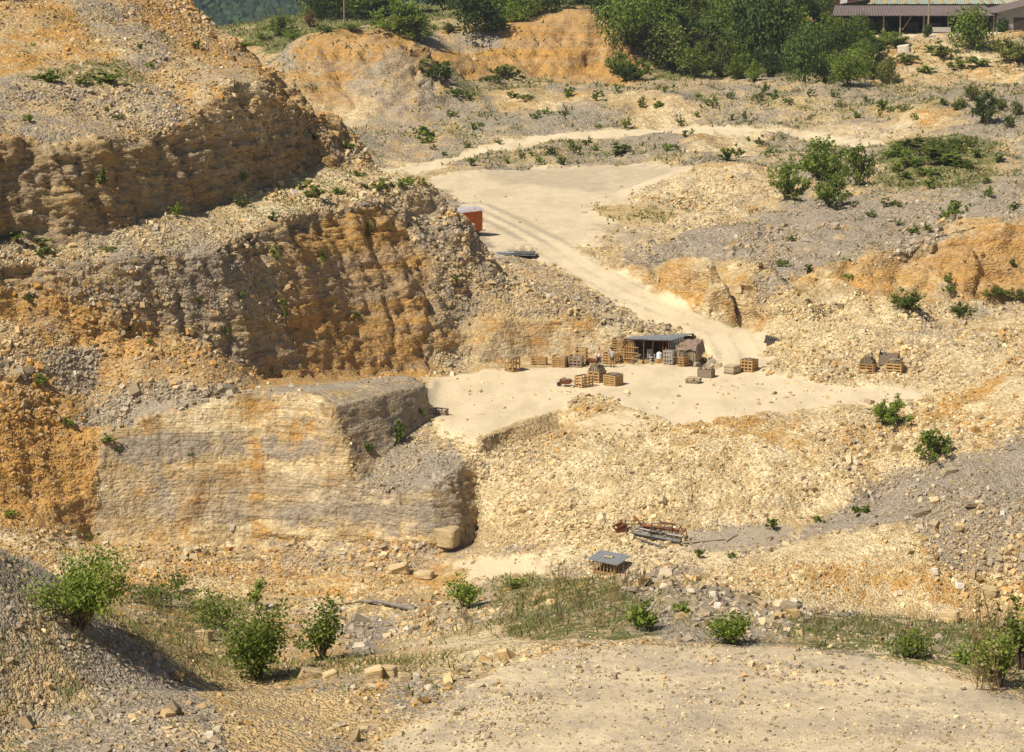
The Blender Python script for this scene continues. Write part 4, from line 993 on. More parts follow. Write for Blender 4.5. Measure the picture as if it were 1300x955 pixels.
plant('bush', 1290, 78, 30, 56, 'olive', 'bush', 'wide olive bush on the bank at the right edge', 'bush', None)
row([(545, 98, 20, 24), (560, 106, 26, 26), (580, 122, 12, 20), (640, 96, 16, 30, 'olive'), (596, 126, 10, 14), (625, 104, 10, 24, 'olive')], 'shrub', 'shrub', ['fresh', 'mid'], 'between the two mounds', 'shrub', 'shrubs between the mounds')
row([(537, 172, 11, 26), (550, 190, 6, 10), (563, 198, 6, 10), (592, 188, 7, 10), (601, 165, 8, 9), (632, 182, 6, 10), (573, 148, 8, 12), (610, 160, 6, 8), (540, 182, 14, 18)], 'shrub', 'shrub', ['mid', 'fresh', 'olive'], 'left of the far track', 'shrub', 'shrubs on the scree left of the track')
row([(650, 124, 8, 14), (668, 128, 10, 18), (693, 145, 8, 10), (680, 150, 9, 12), (716, 146, 8, 10), (720, 124, 14, 17), (760, 128, 12, 16), (760, 163, 7, 8), (783, 118, 10, 11), (796, 163, 13, 12), (815, 137, 13, 12), (833, 137, 10, 13), (843, 117, 7, 9), (863, 160, 13, 9), (884, 148, 6, 8), (887, 127, 9, 11), (903, 134, 11, 12)], 'shrub', 'shrub', ['mid', 'olive', 'fresh'], "behind the track's left part", 'shrub', 'shrubs on the bench behind the track, left part')
row([(927, 125, 11, 10), (929, 153, 8, 9), (945, 151, 9, 8), (963, 128, 12, 12), (971, 121, 14, 12), (983, 126, 11, 14), (1000, 131, 8, 12), (1030, 122, 8, 10), (1058, 123, 9, 9), (1065, 136, 8, 9), (1088, 150, 8, 10), (1100, 130, 7, 12), (1116, 150, 10, 8), (1120, 140, 12, 14), (1130, 142, 9, 12), (1145, 142, 12, 14), (1160, 153, 9, 9)], 'shrub', 'shrub', ['olive', 'mid', 'fresh'], "behind the track's right part", 'shrub', 'shrubs on the bench behind the track, middle part')
row([(1197, 133, 8, 12), (1215, 140, 12, 16), (1222, 137, 13, 12), (1234, 128, 22, 18), (1253, 158, 40, 32, 'dark'), (1281, 162, 14, 14), (1290, 147, 20, 16), (1270, 140, 15, 20)], 'shrub', 'bush', ['mid', 'olive'], 'below the shed bank', 'shrub', 'shrubs on the bench, right end')
row([(598, 211, 12, 12), (645, 207, 6, 9), (662, 202, 8, 10), (675, 198, 6, 8), (685, 209, 12, 9), (695, 196, 9, 16), (713, 209, 9, 13), (725, 188, 10, 10), (731, 195, 14, 12), (746, 185, 10, 13), (757, 191, 8, 9), (783, 197, 13, 26), (793, 193, 11, 18), (848, 191, 11, 13), (860, 190, 8, 7), (869, 174, 8, 10), (878, 172, 8, 7)], 'shrub', 'shrub', ['mid', 'fresh', 'olive'], 'between track and plateau', 'shrub', 'shrubs between track and plateau')
row([(922, 204, 15, 22), (936, 200, 14, 14), (950, 180, 6, 8), (966, 186, 12, 12), (978, 198, 9, 14)], 'shrub', 'shrub', ['mid', 'olive'], 'behind the ochre spoil heap', 'shrub', 'shrubs behind the spoil heap')
row([(1001, 254, 44, 48, 'mid'), (1046, 228, 56, 64, 'mid'), (1054, 262, 42, 44, 'mid'), (1092, 236, 52, 38, 'mid')], 'bush', 'bush', ['mid'], 'in the big clump on the grey spoil', 'bush', 'clump of big bushes')
row([(1135, 218, 12, 16), (1163, 192, 20, 44), (1182, 240, 13, 18), (1200, 209, 22, 56), (1216, 194, 13, 22), (1233, 186, 12, 14), (1150, 226, 9, 20), (1255, 250, 12, 14), (1250, 234, 10, 12), (1240, 200, 10, 22), (1268, 205, 9, 20)], 'shrub', 'shrub', ['fresh', 'mid', 'olive'], 'right of the big clump', 'shrub', 'shrubs high on the right spoil')
row([(1105, 276, 9, 12), (1130, 262, 10, 22), (1160, 298, 12, 14), (1176, 294, 10, 12), (1197, 280, 9, 10), (1213, 279, 22, 28), (1287, 268, 10, 16), (1007, 306, 8, 12), (1140, 286, 8, 14)], 'shrub', 'shrub', ['fresh', 'mid', 'olive'], 'above the right ochre face', 'shrub', 'shrubs on the grey slope')
row([(993, 339, 12, 14), (1026, 346, 10, 13), (1078, 355, 10, 11), (1205, 372, 12, 13), (1203, 360, 14, 12), (1286, 340, 13, 10)], 'shrub', 'shrub', ['fresh', 'mid'], 'against the right ochre face', 'shrub', 'shrubs on the right ochre face')
row([(1152, 393, 26, 38, 'fresh'), (1222, 403, 21, 27, 'mid'), (1261, 376, 14, 26, 'mid'), (1290, 381, 16, 26, 'olive')], 'bush', 'bush', ['mid'], 'below the right ochre face', 'bush', 'bushes at the foot of the right face')
row([(395, 8, 40, 40), (418, 4, 50, 46), (445, 4, 50, 46), (470, 2, 50, 46), (500, 0, 50, 50), (530, 2, 50, 50)], 'tree', 'tree', ['mid', 'dark'], 'in the second row behind the left mound', 'tree', 'second row behind the left mound')
row([(618, 4, 50, 50), (655, 0, 50, 50), (700, -6, 50, 50), (722, -2, 40, 44), (760, 0, 60, 56)], 'tree', 'tree', ['dark', 'mid'], 'in the second row behind the rounded mound', 'tree', 'second row behind the rounded mound')
row([(782, 92, 26, 30), (824, 70, 46, 44), (836, 62, 46, 50), (862, 82, 46, 48), (893, 84, 44, 42, 'olive'), (905, 78, 50, 44), (868, 56, 40, 44), (895, 50, 40, 40, 'fresh'), (926, 92, 36, 34), (944, 92, 44, 40), (975, 98, 40, 34)], 'bush', 'bush', ['mid', 'dark', 'mid'], 'filling gaps on the wooded slope', 'bush', 'undergrowth of the wooded slope')
row([(1000, 70, 40, 40), (1030, 84, 44, 44), (1050, 60, 40, 44), (1070, 60, 36, 40), (1060, 96, 34, 40), (1104, 84, 32, 40), (1096, 66, 26, 34, 'fresh'), (1108, 100, 24, 30), (1010, 50, 36, 40), (1038, 66, 34, 40)], 'bush', 'bush', ['mid', 'fresh', 'dark'], 'crowding the bank left of the shed', 'bush', 'undergrowth left of the shed')
row([(310, 60, 8, 20), (335, 52, 9, 22), (372, 50, 12, 26), (415, 40, 8, 24), (445, 38, 8, 26), (570, 40, 9, 24, 'olive'), (632, 34, 14, 30), (655, 28, 12, 30, 'fresh')], 'shrub', 'bush', ['fresh', 'mid'], 'along the far field and mound tops', 'bush', 'low bushes on the mound tops')
row([(1150, 80, 14, 28), (1172, 92, 10, 22), (1195, 72, 16, 34), (1214, 88, 14, 26), (1240, 84, 12, 30), (1262, 62, 10, 22), (1180, 66, 8, 20)], 'shrub', 'shrub', ['olive', 'fresh', 'mid'], 'on the bank below the shed', 'shrub', 'shrubs on the shed bank')
row([(1138, 200, 14, 40), (1160, 210, 12, 34), (1185, 200, 14, 44), (1206, 190, 14, 36), (1222, 214, 12, 34), (1175, 222, 10, 30), (1148, 188, 10, 30)], 'shrub', 'bush', ['fresh', 'olive', 'mid'], 'in the green patch on the right', 'bush', 'bushes of the right green patch')
# the left hill, its bench and the cliffs
row([(38, 156, 12, 15), (62, 104, 12, 34), (100, 108, 9, 26), (140, 104, 15, 36), (150, 152, 8, 13), (135, 141, 5, 8), (190, 86, 7, 14), (250, 63, 10, 15), (178, 62, 6, 10)], 'shrub', 'shrub', ['mid', 'fresh', 'olive'], 'on the upper left hill', 'shrub', 'shrubs on the upper left hill')
row([(130, 236, 20, 17), (225, 276, 18, 17), (310, 232, 12, 12), (442, 191, 13, 13), (400, 178, 7, 12)], 'shrub', 'shrub', ['fresh', 'mid'], 'on the face of the upper left cliff', 'shrub', 'shrubs on the upper cliff')
row([(18, 304, 9, 40, 'mid'), (50, 312, 9, 30), (60, 324, 10, 22), (140, 318, 6, 16), (305, 262, 13, 22), (348, 281, 11, 14), (396, 252, 18, 26), (385, 240, 8, 20), (430, 247, 9, 18), (478, 240, 12, 28), (505, 238, 9, 20), (517, 235, 12, 18), (536, 236, 9, 14), (455, 224, 7, 14)], 'shrub', 'shrub', ['fresh', 'olive', 'mid'], 'below the upper cliff', 'shrub', 'shrubs on the left bench')
row([(350, 330, 17, 12), (410, 332, 13, 14), (468, 292, 10, 9), (532, 290, 8, 9), (362, 406, 26, 11), (288, 427, 15, 10), (252, 386, 8, 9), (308, 380, 9, 9), (190, 437, 8, 9), (165, 421, 7, 10), (575, 360, 9, 12), (452, 405, 10, 10)], 'shrub', 'shrub', ['mid', 'fresh'], 'clinging to the middle cliff', 'shrub', 'shrubs on the middle cliff')
row([(50, 489, 13, 22), (88, 541, 12, 18), (136, 562, 10, 20), (12, 655, 8, 20), (40, 380, 7, 18), (150, 575, 6, 8)], 'shrub', 'shrub', ['fresh', 'mid'], 'on the orange slope at the left', 'shrub', 'shrubs on the orange slope')
row([(468, 574, 11, 14), (505, 562, 25, 24), (534, 528, 9, 12), (242, 578, 5, 6), (603, 632, 5, 6)], 'shrub', 'shrub', ['fresh', 'mid'], 'around the cut block', 'shrub', 'shrubs around the cut block')
row([(887, 709, 14, 13), (927, 708, 7, 12), (982, 673, 17, 18), (1038, 663, 8, 16), (1091, 651, 8, 28)], 'shrub', 'shrub', ['mid', 'fresh'], 'at the rubble foot', 'shrub', 'shrubs at the foot of the rubble')
plant('bush', 1131, 539, 35, 46, 'fresh', 'bush', 'loose green bush growing at the edge of the quarry floor on the right', 'bush', None)
plant('bush', 1187, 584, 42, 44, 'mid', 'bush', 'dense rounded green bush above the grey scree ridge', 'bush', None)

# near bushes, leaf by leaf
def near_bush(name, px, py, hpx, wpx, tone, nleaf, leafpx, label, seed, lobes=16, open_=.25, dy=0.0, cat='bush'):
    loc, _ = ground(px, py); loc = loc + Vector((0, dy, 0)); m = mpp(loc.y); h, w = hpx * m * 1.08, wpx * m * 1.18
    root = empty(name, loc - Vector((0, 0, .05)), 0, label=label, cat=cat)
    rs = np.random.RandomState(seed); pos_, nr_, tn_ = [], [], []; mb = MB(); rr = random.Random(seed)
    nb = lobes
    tips = []
    for i in range(nb):
        a = rr.uniform(0, 6.28); s_ = (rr.uniform(.05, 1) ** .55) * w * .55; top = h * rr.uniform(.45, 1.0) * (1 - .35 * (s_ / (w * .5)) ** 2)
        p = Vector((rr.uniform(-.04, .04) * w, rr.uniform(-.04, .04) * w, 0)); q = Vector((math.cos(a) * s_, math.sin(a) * s_, top)); mid_ = p.lerp(q, .5) + Vector((0, 0, .1 * h))
        mb.bar(p, mid_, .012 + .010 * h, 5, .009); mb.bar(mid_, q, .009, 4, .004)
        for t in range(6):
            b = mid_.lerp(q, rr.uniform(-.85, 1)); a2 = rr.uniform(0, 6.28); ln = w * rr.uniform(.08, .2)
            e = b + Vector((math.cos(a2) * ln, math.sin(a2) * ln, ln * rr.uniform(.2, 1.2))); mb.bar(b, e, .004, 3, .002); tips.append((b, e))
        tips.append((mid_, q))
    per = max(4, nleaf // len(tips))
    for b, e in tips:
        t = rs.uniform(0, 1.08, per); base = np.array(b)[None] + (np.array(e) - np.array(b))[None] * t[:, None]
        off = rs.normal(0, 1, (per, 3)) * (w * .055 + open_ * .03); pos_.append(base + off)
        nr_.append(rs.normal(0, .8, (per, 3)) + np.array([-.1, -.2, .7])); tn_.append(np.clip(rs.normal(.5, .22, per) + rs.normal(0, .12), 0, 1))
    pos_ = np.concatenate(pos_); ok = pos_[:, 2] > -.05
    sz = rs.uniform(.6, 1.3, len(pos_)) * leafpx * m
    link('foliage', leaves_mesh('foliage', pos_[ok], sz[ok], np.concatenate(nr_)[ok], LM[tone], np.concatenate(tn_)[ok], 1.5), root)
    link('stem', mb.mesh('stem', M['bark']), root)
    return root
near_bush('bush', 100, 797, 118, 108, 'fresh', 4600, 3.6, 'large dense green bush on the grey slope at lower left', 3, 26)
near_bush('bush', 325, 862, 96, 112, 'fresh', 3800, 3.6, 'wide green bush at the bottom edge beside pale blocks', 4, 24)
near_bush('bush', 408, 838, 88, 62, 'fresh', 1300, 3.6, 'thin upright green bush in front of the blocky rubble', 5, 11)
near_bush('sapling', 325, 775, 62, 28, 'mid', 260, 3.6, 'spindly tall sapling rising behind the wide near bush', 6, 4, cat='sapling')
near_bush('bush', 591, 772, 50, 46, 'fresh', 900, 3.0, 'upright green bush beside the pale pit bottom', 7, 12)
near_bush('bush', 652, 748, 24, 30, 'mid', 200, 3.0, 'small leafy bush left of the tin roofed rack', 8, 6)
near_bush('bush', 815, 800, 44, 42, 'fresh', 420, 5.0, 'broad leaved green bush on the weedy bank', 9, 9)
near_bush('bush', 928, 817, 46, 58, 'fresh', 1100, 3.4, 'low bright green bush at the road edge', 10, 14)
near_bush('bush', 866, 778, 14, 26, 'fresh', 160, 3.0, 'tiny leafy clump on the brown bank', 11, 6)
near_bush('bush', 1155, 834, 34, 70, 'fresh', 1000, 3.2, 'low spreading bush along the right road edge', 12, 16)
near_bush('bush', 1225, 842, 26, 40, 'mid', 420, 3.2, 'small bush beside the tall weeds on the right', 13, 9)
near_bush('bush', 1268, 872, 90, 60, 'mid', 800, 4.2, 'leafy green bush in the bottom right corner', 14, 12)
near_bush('bush', 1296, 850, 150, 44, 'mid', 560, 4.2, 'tall loose bush cut by the right edge', 15, 8)
near_bush('bush', 275, 798, 46, 90, 'mid', 1100, 3.0, 'low green thicket in the hollow behind the near bush', 16, 18)
near_bush('bush', 200, 770, 26, 90, 'mid', 700, 3.0, 'low green growth right of the large near bush', 17, 16)
near_bush('bush', 225, 752, 34, 26, 'mid', 110, 3.2, 'sparse upright sprig against the pale scree', 18, 4)

# tall dry weeds on the bank, one plant at a time
def weed_meshes(var):
    rs = random.Random(var); st = MB(); pos = []
    for i in range(5):
        x, y = rs.uniform(-.12, .12), rs.uniform(-.12, .12); q = Vector((x + rs.uniform(-.3, .3), y + rs.uniform(-.3, .3), rs.uniform(.4, 1.0))); st.bar((x, y, -.03), q, .010, 4, .005)
        for t in range(14):
            k_ = rs.uniform(.25, 1); pos.append((x + (q.x - x) * k_ + rs.uniform(-.03, .03), y + (q.y - y) * k_ + rs.uniform(-.03, .03), q.z * k_))
    pos = np.array(pos); n = len(pos)
    return leaves_mesh('weed_leaves', pos, nrs.uniform(.02, .05, n), nrs.normal(0, 1, (n, 3)), LM['dry' if var % 3 else 'olive'], nrs.rand(n), 1.8), st.mesh('weed_stalks', simple_mat('dry_stalk', (.26, .19, .10), (.17, .12, .06), 9))
WV = [weed_meshes(i) for i in range(4)]
wlist = [(px, rnd.uniform(742, 800), rnd.uniform(16, 46)) for px in sorted(rnd.uniform(640, 850) for _ in range(38))]
wlist += [(px, rnd.uniform(785, 815), rnd.uniform(14, 28)) for px in sorted(rnd.uniform(1010, 1200) for _ in range(26))] + [(px, rnd.uniform(835, 880), rnd.uniform(50, 110)) for px in sorted(rnd.uniform(1235, 1300) for _ in range(12))]
wlist += [(px, rnd.uniform(770, 840), rnd.uniform(16, 32)) for px in sorted(rnd.uniform(150, 300) for _ in range(24))] + [(px, rnd.uniform(780, 812), rnd.uniform(16, 34)) for px in sorted(rnd.uniform(525, 600) for _ in range(12))]
def wgroup(px):
    if px < 400: return 'dry weeds in the hollow at lower left', 'thin dry weed stalk in the hollow between the near slope and the scree'
    if px < 620: return 'dry weeds by the rubble', 'dry weed tuft right of the blocky near rubble'
    if px < 900: return 'dry weeds on the bank', 'tall dry weed stalks on the bank above the gravel road'
    if px < 1220: return 'weeds along the right road edge', 'dry weed stalks along the right part of the road edge'
    return 'weeds in the bottom right corner', 'tall thin weed stalks in the bottom right corner'
for i, (px, py, h) in enumerate(wlist):
    loc, _ = ground(px, py); s_ = h * mpp(loc.y); g_, l_ = wgroup(px)
    r_ = empty('weed', loc, rnd.uniform(0, 6.28), label=l_, cat='weed', group=g_)
    for nm, me in zip(('foliage', 'stalk'), WV[i % 4]):
        o = link(nm, me, r_); o.scale = (s_ * .9, s_ * .9, s_)

# grass and low growth: nobody could count it
def grass():
    C0 = V[T].mean(1); e1 = V[T[:, 1]] - V[T[:, 0]]; e2 = V[T[:, 2]] - V[T[:, 0]]; cr = np.cross(e1, e2); ar = np.sqrt((cr ** 2).sum(1)) / 2
    dist = np.sqrt(((C0 - np.array([0, 0, CAMZ])) ** 2).sum(1)); vw = AW[T[:, 0], 4]
    pt = fbm(C0, 3.0, 3, 301) * 1.4 + .1
    s = np.maximum(.16, 5.4 * dist / FPX * .8)
    wgt = ar * np.clip(vw - .22 + pt * .5, 0, 1) * (vw > .03) / s ** 2 * in_view(C0, .02) * (C0[:, 1] < 470) * np.where(C0[:, 1] < 105, 2.0, 1.1) * ~((C0[:, 1] > 92) & (C0[:, 1] < 150) & (C0[:, 2] < 12))
    n = 80000; cum = np.cumsum(wgt); pick = np.searchsorted(cum, nrs.uniform(0, cum[-1], n)); u, v_ = nrs.rand(n), nrs.rand(n); f = u + v_ > 1; u[f] = 1 - u[f]; v_[f] = 1 - v_[f]
    pos = V[T[pick, 0]] + e1[pick] * u[:, None] + e2[pick] * v_[:, None]; sz = s[pick] * nrs.uniform(.5, 1.5, n) * np.where(pos[:, 1] < 105, 1.25, .9)
    tip = pos + np.stack([nrs.normal(0, .65, n) * sz, nrs.normal(0, .65, n) * sz, sz * nrs.uniform(.3, 1.1, n)], 1); a = nrs.uniform(0, 6.28, n); wd = np.where(pos[:, 1] < 105, .09, .30) * sz
    off = np.stack([np.cos(a) * wd, np.sin(a) * wd * .4, 0 * wd], 1); P_ = np.stack([pos - off - [0, 0, .02], pos + off - [0, 0, .02], tip], 1)
    for nm, mat, sel in (('green_grass', 'grass', nrs.rand(n) < .62), ('dry_grass', 'dry', None)):
        if sel is None: sel = ~prev
        prev = sel; Q = P_[sel]; m = len(Q); me = mesh_from(nm, Q.reshape(-1, 3), np.arange(m * 3).reshape(m, 3), LM[mat], 3)
        t = np.repeat(nrs.rand(m), 3); add_color(me, 'leaf', np.stack([t, t, t, np.ones(m * 3)], 1)); me.shade_flat()
        link(nm, me, None, None, label=('short green grass and low growth scattered over banks and benches' if nm == 'green_grass' else 'short dry yellow grass scattered over banks and benches'), cat='grass', kind='stuff')
grass()

# the wooded hill far behind, beyond the valley
def far_hill():
    nx, ny = 60, 22; vs = []; X = np.linspace(-700, 60, nx); Yy = np.linspace(1150, 2600, ny)
    for y in Yy:
        for x in X: vs.append((x, y, -70 + (y - 1150) * .13 + 26 * math.sin(x * .006 + y * .002) + 9 * math.sin(x * .021 + 1)))
    F = [(j * nx + i, j * nx + i + 1, (j + 1) * nx + i + 1, (j + 1) * nx + i) for j in range(ny - 1) for i in range(nx - 1)]
    mb = MB(); mb.v = vs; mb.f = F; mb.add('hill', simple_mat('far_hill_ground', (.03, .05, .022), (.04, .06, .03), .01), smooth_=True, kind='structure', label='wooded hill far across the valley')
    bm = bmesh.new(); bmesh.ops.create_icosphere(bm, subdivisions=2, radius=1); bv = np.array([v.co[:] for v in bm.verts]); bf = np.array([[v.index for v in f.verts] for f in bm.faces]); bm.free()
    n = 7000; y = nrs.uniform(1150, 1950, n); x = y * nrs.uniform(-.160, -.07, n)
    z = -70 + (y - 1150) * .13 + 26 * np.sin(x * .006 + y * .002) + 9 * np.sin(x * .021 + 1)
    r = nrs.uniform(2.6, 5.6, n); P_ = np.stack([x, y, z + r * .5], 1)[:, None, :] + bv[None] * (r[:, None, None] * nrs.uniform(.72, 1.28, (n, len(bv), 1))) * np.array([1, 1, 1.1])
    F = (bf[None] + (np.arange(n) * len(bv))[:, None, None]).reshape(-1, 3); me = mesh_from('forest', P_.reshape(-1, 3), F, LM['far'], 3)
    t = np.repeat(nrs.rand(n), len(bv)); add_color(me, 'leaf', np.stack([t, t, t, np.ones(len(t))], 1)); me.shade_flat()
    link('forest', me, None, None, label='dark blue green forest covering the far hill', cat='forest', kind='stuff')
far_hill()
# ------------------------------------------------------------------ crates and stacks of slabs on the quarry floor
def at(px, py, z=None):
    loc, _ = ground(px, py); return loc
def slat_side(L_, h, nx, nz, t=.025, sw=.115, jit=.008):
    """slatted crate side lying in the xz plane, centred on x"""
    mb = MB()
    for k in range(nx): mb.box((-L_ / 2 + sw / 2 + k * (L_ - sw) / (nx - 1), 0, h / 2), (sw, t, h), jit=jit)
    for k in range(nz): mb.box((0, -t, .14 + (h - .19) * k / max(nz - 1, 1)), (L_, t, sw), rot=(0, rnd.uniform(-.012, .012), 0), jit=jit)
    return mb
def crate(loc, th, w=1.2, d=1.15, h=.95, label='', wood='wood', nx=3, nz=5, nxs=4, group='slatted crates on the quarry floor', name='wooden_crate', cat='crate', lid=False):
    root = empty(name, loc + Vector((0, 0, -.03)), -th, label=label, cat=cat, group=group)
    mt = M[wood]
    def side(nm, L_, nx_, off, rz):
        o = slat_side(L_, h, nx_, nz).add(nm, mt, root); o.location = off; o.rotation_euler = (0, 0, rz)
    side('front_panel', w, nx, (0, -d / 2, 0), 0); side('back_panel', w, nx, (0, d / 2, 0), math.pi)
    side('side_panel', d - .06, nxs, (w / 2, 0, 0), math.pi / 2); side('side_panel', d - .06, nxs, (-w / 2, 0, 0), -math.pi / 2)
    b = MB()
    for k in (-1, 0, 1): b.box((k * (w / 2 - .07), 0, .05), (.1, d - .08, .1))
    for k in range(5): b.box((0, -d / 2 + .1 + k * (d - .2) / 4, .115), (w - .08, .12, .025))
    b.add('pallet_base', M['wood_grey'], root)
    if lid:
        l = MB(); l.box((0, 0, h + .03), (w + .14, d + .14, .05), rot=(.02, -.02, 0)); l.add('lid', M['slab_grey'], root)
    return root
def slabs(loc, th, w, d, z0, h, label, mat='slab', arch=0.0, name='slab_stack', rough_=.06, group='stacks of stone slabs'):
    """thin split slabs, set on edge in rows; arch raises the middle"""
    mb = MB(); y = -d / 2 + .05
    n = int(w / .07)
    for r_ in range(2):
        for k in range(n):
            x = -w / 2 + .05 + k * (w - .1) / (n - 1); u = abs(x) / (w / 2)
            hh = h + arch * (1 - u ** 2) + rnd.uniform(-rough_, rough_)
            mb.box((x, -d / 4 + r_ * d / 2, z0 + hh / 2), (rnd.uniform(.03, .05), d / 2 - .06, hh), rot=(0, rnd.uniform(-.05, .05), rnd.uniform(-.06, .06)), jit=.015)
    for k in range(10): mb.box((rnd.uniform(-.3, .3) * w, rnd.uniform(-.35, .35) * d, z0 + h + arch * .93 + rnd.uniform(0, .05)), (rnd.uniform(.15, .35), rnd.uniform(.1, .25), .035), rot=(rnd.uniform(-.3, .3), rnd.uniform(-.3, .3), rnd.uniform(0, 3)), jit=.02)
    o = mb.add(name, M[mat]); o.location = loc + Vector((0, 0, -.03)); o.rotation_euler = (0, 0, -th)
    return tag(o, label, 'stone stack', group)
def flat_slabs(loc, th, w, d, h, label, mat='slab', name='slab_stack', z0=0.0):
    mb = MB(); z = z0
    while z < z0 + h:
        t = rnd.uniform(.03, .06); f = 1 - .25 * (z - z0) / max(h, .01)
        for k in range(3):
            mb.box((rnd.uniform(-.12, .12) + (k - 1) * w * .3, rnd.uniform(-.06, .06), z + t / 2), (w * .36 * f, d * f * rnd.uniform(.7, 1), t), rot=(rnd.uniform(-.03, .03), rnd.uniform(-.03, .03), rnd.uniform(-.25, .25)), jit=.03)
        z += t * .95
    o = mb.add(name, M[mat]); o.location = loc; o.rotation_euler = (0, 0, -th)
    return tag(o, label, 'stone stack', 'stacks of stone slabs')
def corner(px, py, th, w, d):
    """centre of a crate whose nearest bottom corner is seen at this place"""
    c = at(px, py); f = Vector((math.cos(th), -math.sin(th), 0)); s_ = Vector((math.sin(th), math.cos(th), 0))
    p = c - f * (w / 2) + s_ * (d / 2); p.z = c.z; return p
D = math.radians
p = corner(651, 473, D(42), .95, .95); crate(p, D(42), .95, .95, 1.28, 'tall open slatted crate with grey slab lid, farthest left on the quarry floor', 'wood', 3, 3, 3, lid=True)
p = corner(693, 463.5, D(14), 1.35, .6); crate(p, D(14), 1.35, .6, .66, 'low wide slatted crate standing alone against the cut wall', 'wood_orange', 3, 3, 3)
p = corner(717, 467, D(18), 1.2, 1.0); crate(p, D(18), 1.2, 1.0, .95, 'honey coloured slatted crate touching the grey crate on its right', 'wood_orange', 3, 5, 4)
slabs(p, D(18), 1.0, .8, .13, .74, 'yellowish slabs filling the honey coloured crate by the cut wall', 'slab')
p = corner(738, 467, D(16), 1.15, 1.0); crate(p, D(16), 1.15, 1.0, .98, 'weathered grey slatted crate with open dark side, by the cut wall', 'wood_grey', 4, 4, 3)
slabs(p, D(16), .9, .5, .13, .6, 'small load of pale slabs in the weathered grey crate', 'slab_grey')
p = at(738, 459); crate(p, D(16), 1.0, .8, 1.25, 'tall brown crate half hidden behind the weathered grey crate', 'wood', 3, 4, 3)
p = corner(781, 462.5, D(22), 1.2, 1.1); crate(p, D(22), 1.2, 1.1, .9, 'slatted crate directly behind the man in grey shirt', 'wood_orange', 3, 4, 4)
p = at(787, 457) + Vector((0, 1.2, 0)); crate(p, D(22), 1.1, 1.0, 1.75, 'high slatted crate stack between the two men and the shelter', 'wood', 3, 8, 4)
p = corner(796, 460, D(30), .7, .8); crate(p, D(30), .7, .8, 1.25, 'narrow upright crate against the left end of the shelter', 'wood_orange', 3, 5, 3)
p = corner(760.5, 486.5, D(34), 1.15, 1.15); crate(p, D(34), 1.15, 1.15, .95, 'crate at the back of the middle trio, heaped high with slabs', 'wood', 3, 4, 4)
slabs(p, D(34), 1.1, 1.08, .13, .95, 'arched heap of slabs above the rear crate of the middle trio', 'slab_grey', arch=.42)
p = corner(739, 493, D(50), .95, 1.25); crate(p, D(50), .95, 1.25, .95, 'open slatted crate at the left of the middle trio, beside the wheelbarrow', 'wood_orange', 3, 4, 4)
p = corner(781, 491, D(36), 1.2, 1.2); crate(p, D(36), 1.2, 1.2, .92, 'crate at the right of the middle trio, level full of grey slabs', 'wood', 3, 5, 5)
slabs(p, D(36), 1.12, 1.12, .13, .83, 'grey slabs level with the rim of the right crate of the middle trio', 'slab_grey')
p = corner(867.8, 465.5, D(30), 1.2, 1.05); crate(p, D(30), 1.2, 1.05, .85, 'slatted crate heaped with slabs in front of the brown tarpaulin', 'wood_orange', 4, 4, 4)
slabs(p, D(30), 1.1, .98, .13, .85, 'arched heap of slabs in the crate before the brown tarpaulin', 'slab_grey', arch=.42)
p = corner(903, 480.5, D(24), 1.25, .9); crate(p, D(24), 1.25, .9, .72, 'low weathered close boarded box between the slab pallet and the plain pallet load', 'wood_grey', 8, 7, 6)
slabs(p, D(24), 1.1, .75, .12, .62, 'rough slabs poking out of the low weathered box', 'slab', rough_=.12)
p = corner(931, 476.5, D(42), 1.1, 1.15)
pal = MB()
for k in range(3): pal.box((0, -.45 + .45 * k, .05), (1.1, .1, .1))
for k in range(6): pal.box((-.5 + .2 * k, 0, .115), (.12, 1.1, .03))
o = pal.add('pallet', M['wood_grey'], label='wooden pallet under the square block of stacked yellow slabs', cat='pallet', group='pallets'); o.location = p; o.rotation_euler = (0, 0, -D(42))
mb = MB(); z = .13
while z < .72: mb.box((0, 0, z + .03), (1.02 + rnd.uniform(-.05, .04), 1.02 + rnd.uniform(-.05, .04), .05), jit=.015); z += .056
o = mb.add('slab_stack', M['slab'], label='square block of yellow slabs stacked flat on a pallet', cat='stone stack', group='stacks of stone slabs'); o.location = p; o.rotation_euler = (0, 0, -D(42))
p = corner(955, 473, D(30), 1.15, 1.25); crate(p, D(30), 1.15, 1.25, 1.02, 'orange brown slatted crate half buried by the rubble toe', 'wood_orange', 4, 4, 4)
slabs(p, D(30), 1.02, 1.1, .13, .88, 'slabs filling the half buried orange brown crate', 'slab_grey')
p = at(880, 486); o = pal.add('pallet', M['wood_grey'], label='flat pallet carrying a loose pile of slabs, front of the row', cat='pallet', group='pallets'); o.location = p; o.rotation_euler = (0, 0, -.35)
flat_slabs(p + Vector((0, 0, .12)), .35, 1.25, .95, .34, 'loose pale slabs piled flat on the front pallet')
p = corner(1109, 475, D(22), 1.3, 1.1); crate(p, D(22), 1.3, 1.1, .85, 'slatted crate at right, left of the pair, under an arched slab heap', 'wood_orange', 3, 4, 5)
slabs(p, D(22), 1.22, 1.05, .13, .88, 'tall arched slab heap in the left crate of the right pair', 'slab_grey', arch=.5)
p = corner(1144, 475.8, D(22), 1.35, 1.1); crate(p, D(22), 1.35, 1.1, .92, 'slatted crate at right, right of the pair, with grey slabs', 'wood_orange', 3, 4, 5)
slabs(p, D(22), 1.25, 1.0, .13, .86, 'grey slabs slightly heaped in the right crate of the right pair', 'slab_grey', arch=.2)
p = at(1128, 463)
root = empty('broken_crate', p, -D(20), label='broken old wooden box with slanting torn sides behind the right pair', cat='crate')
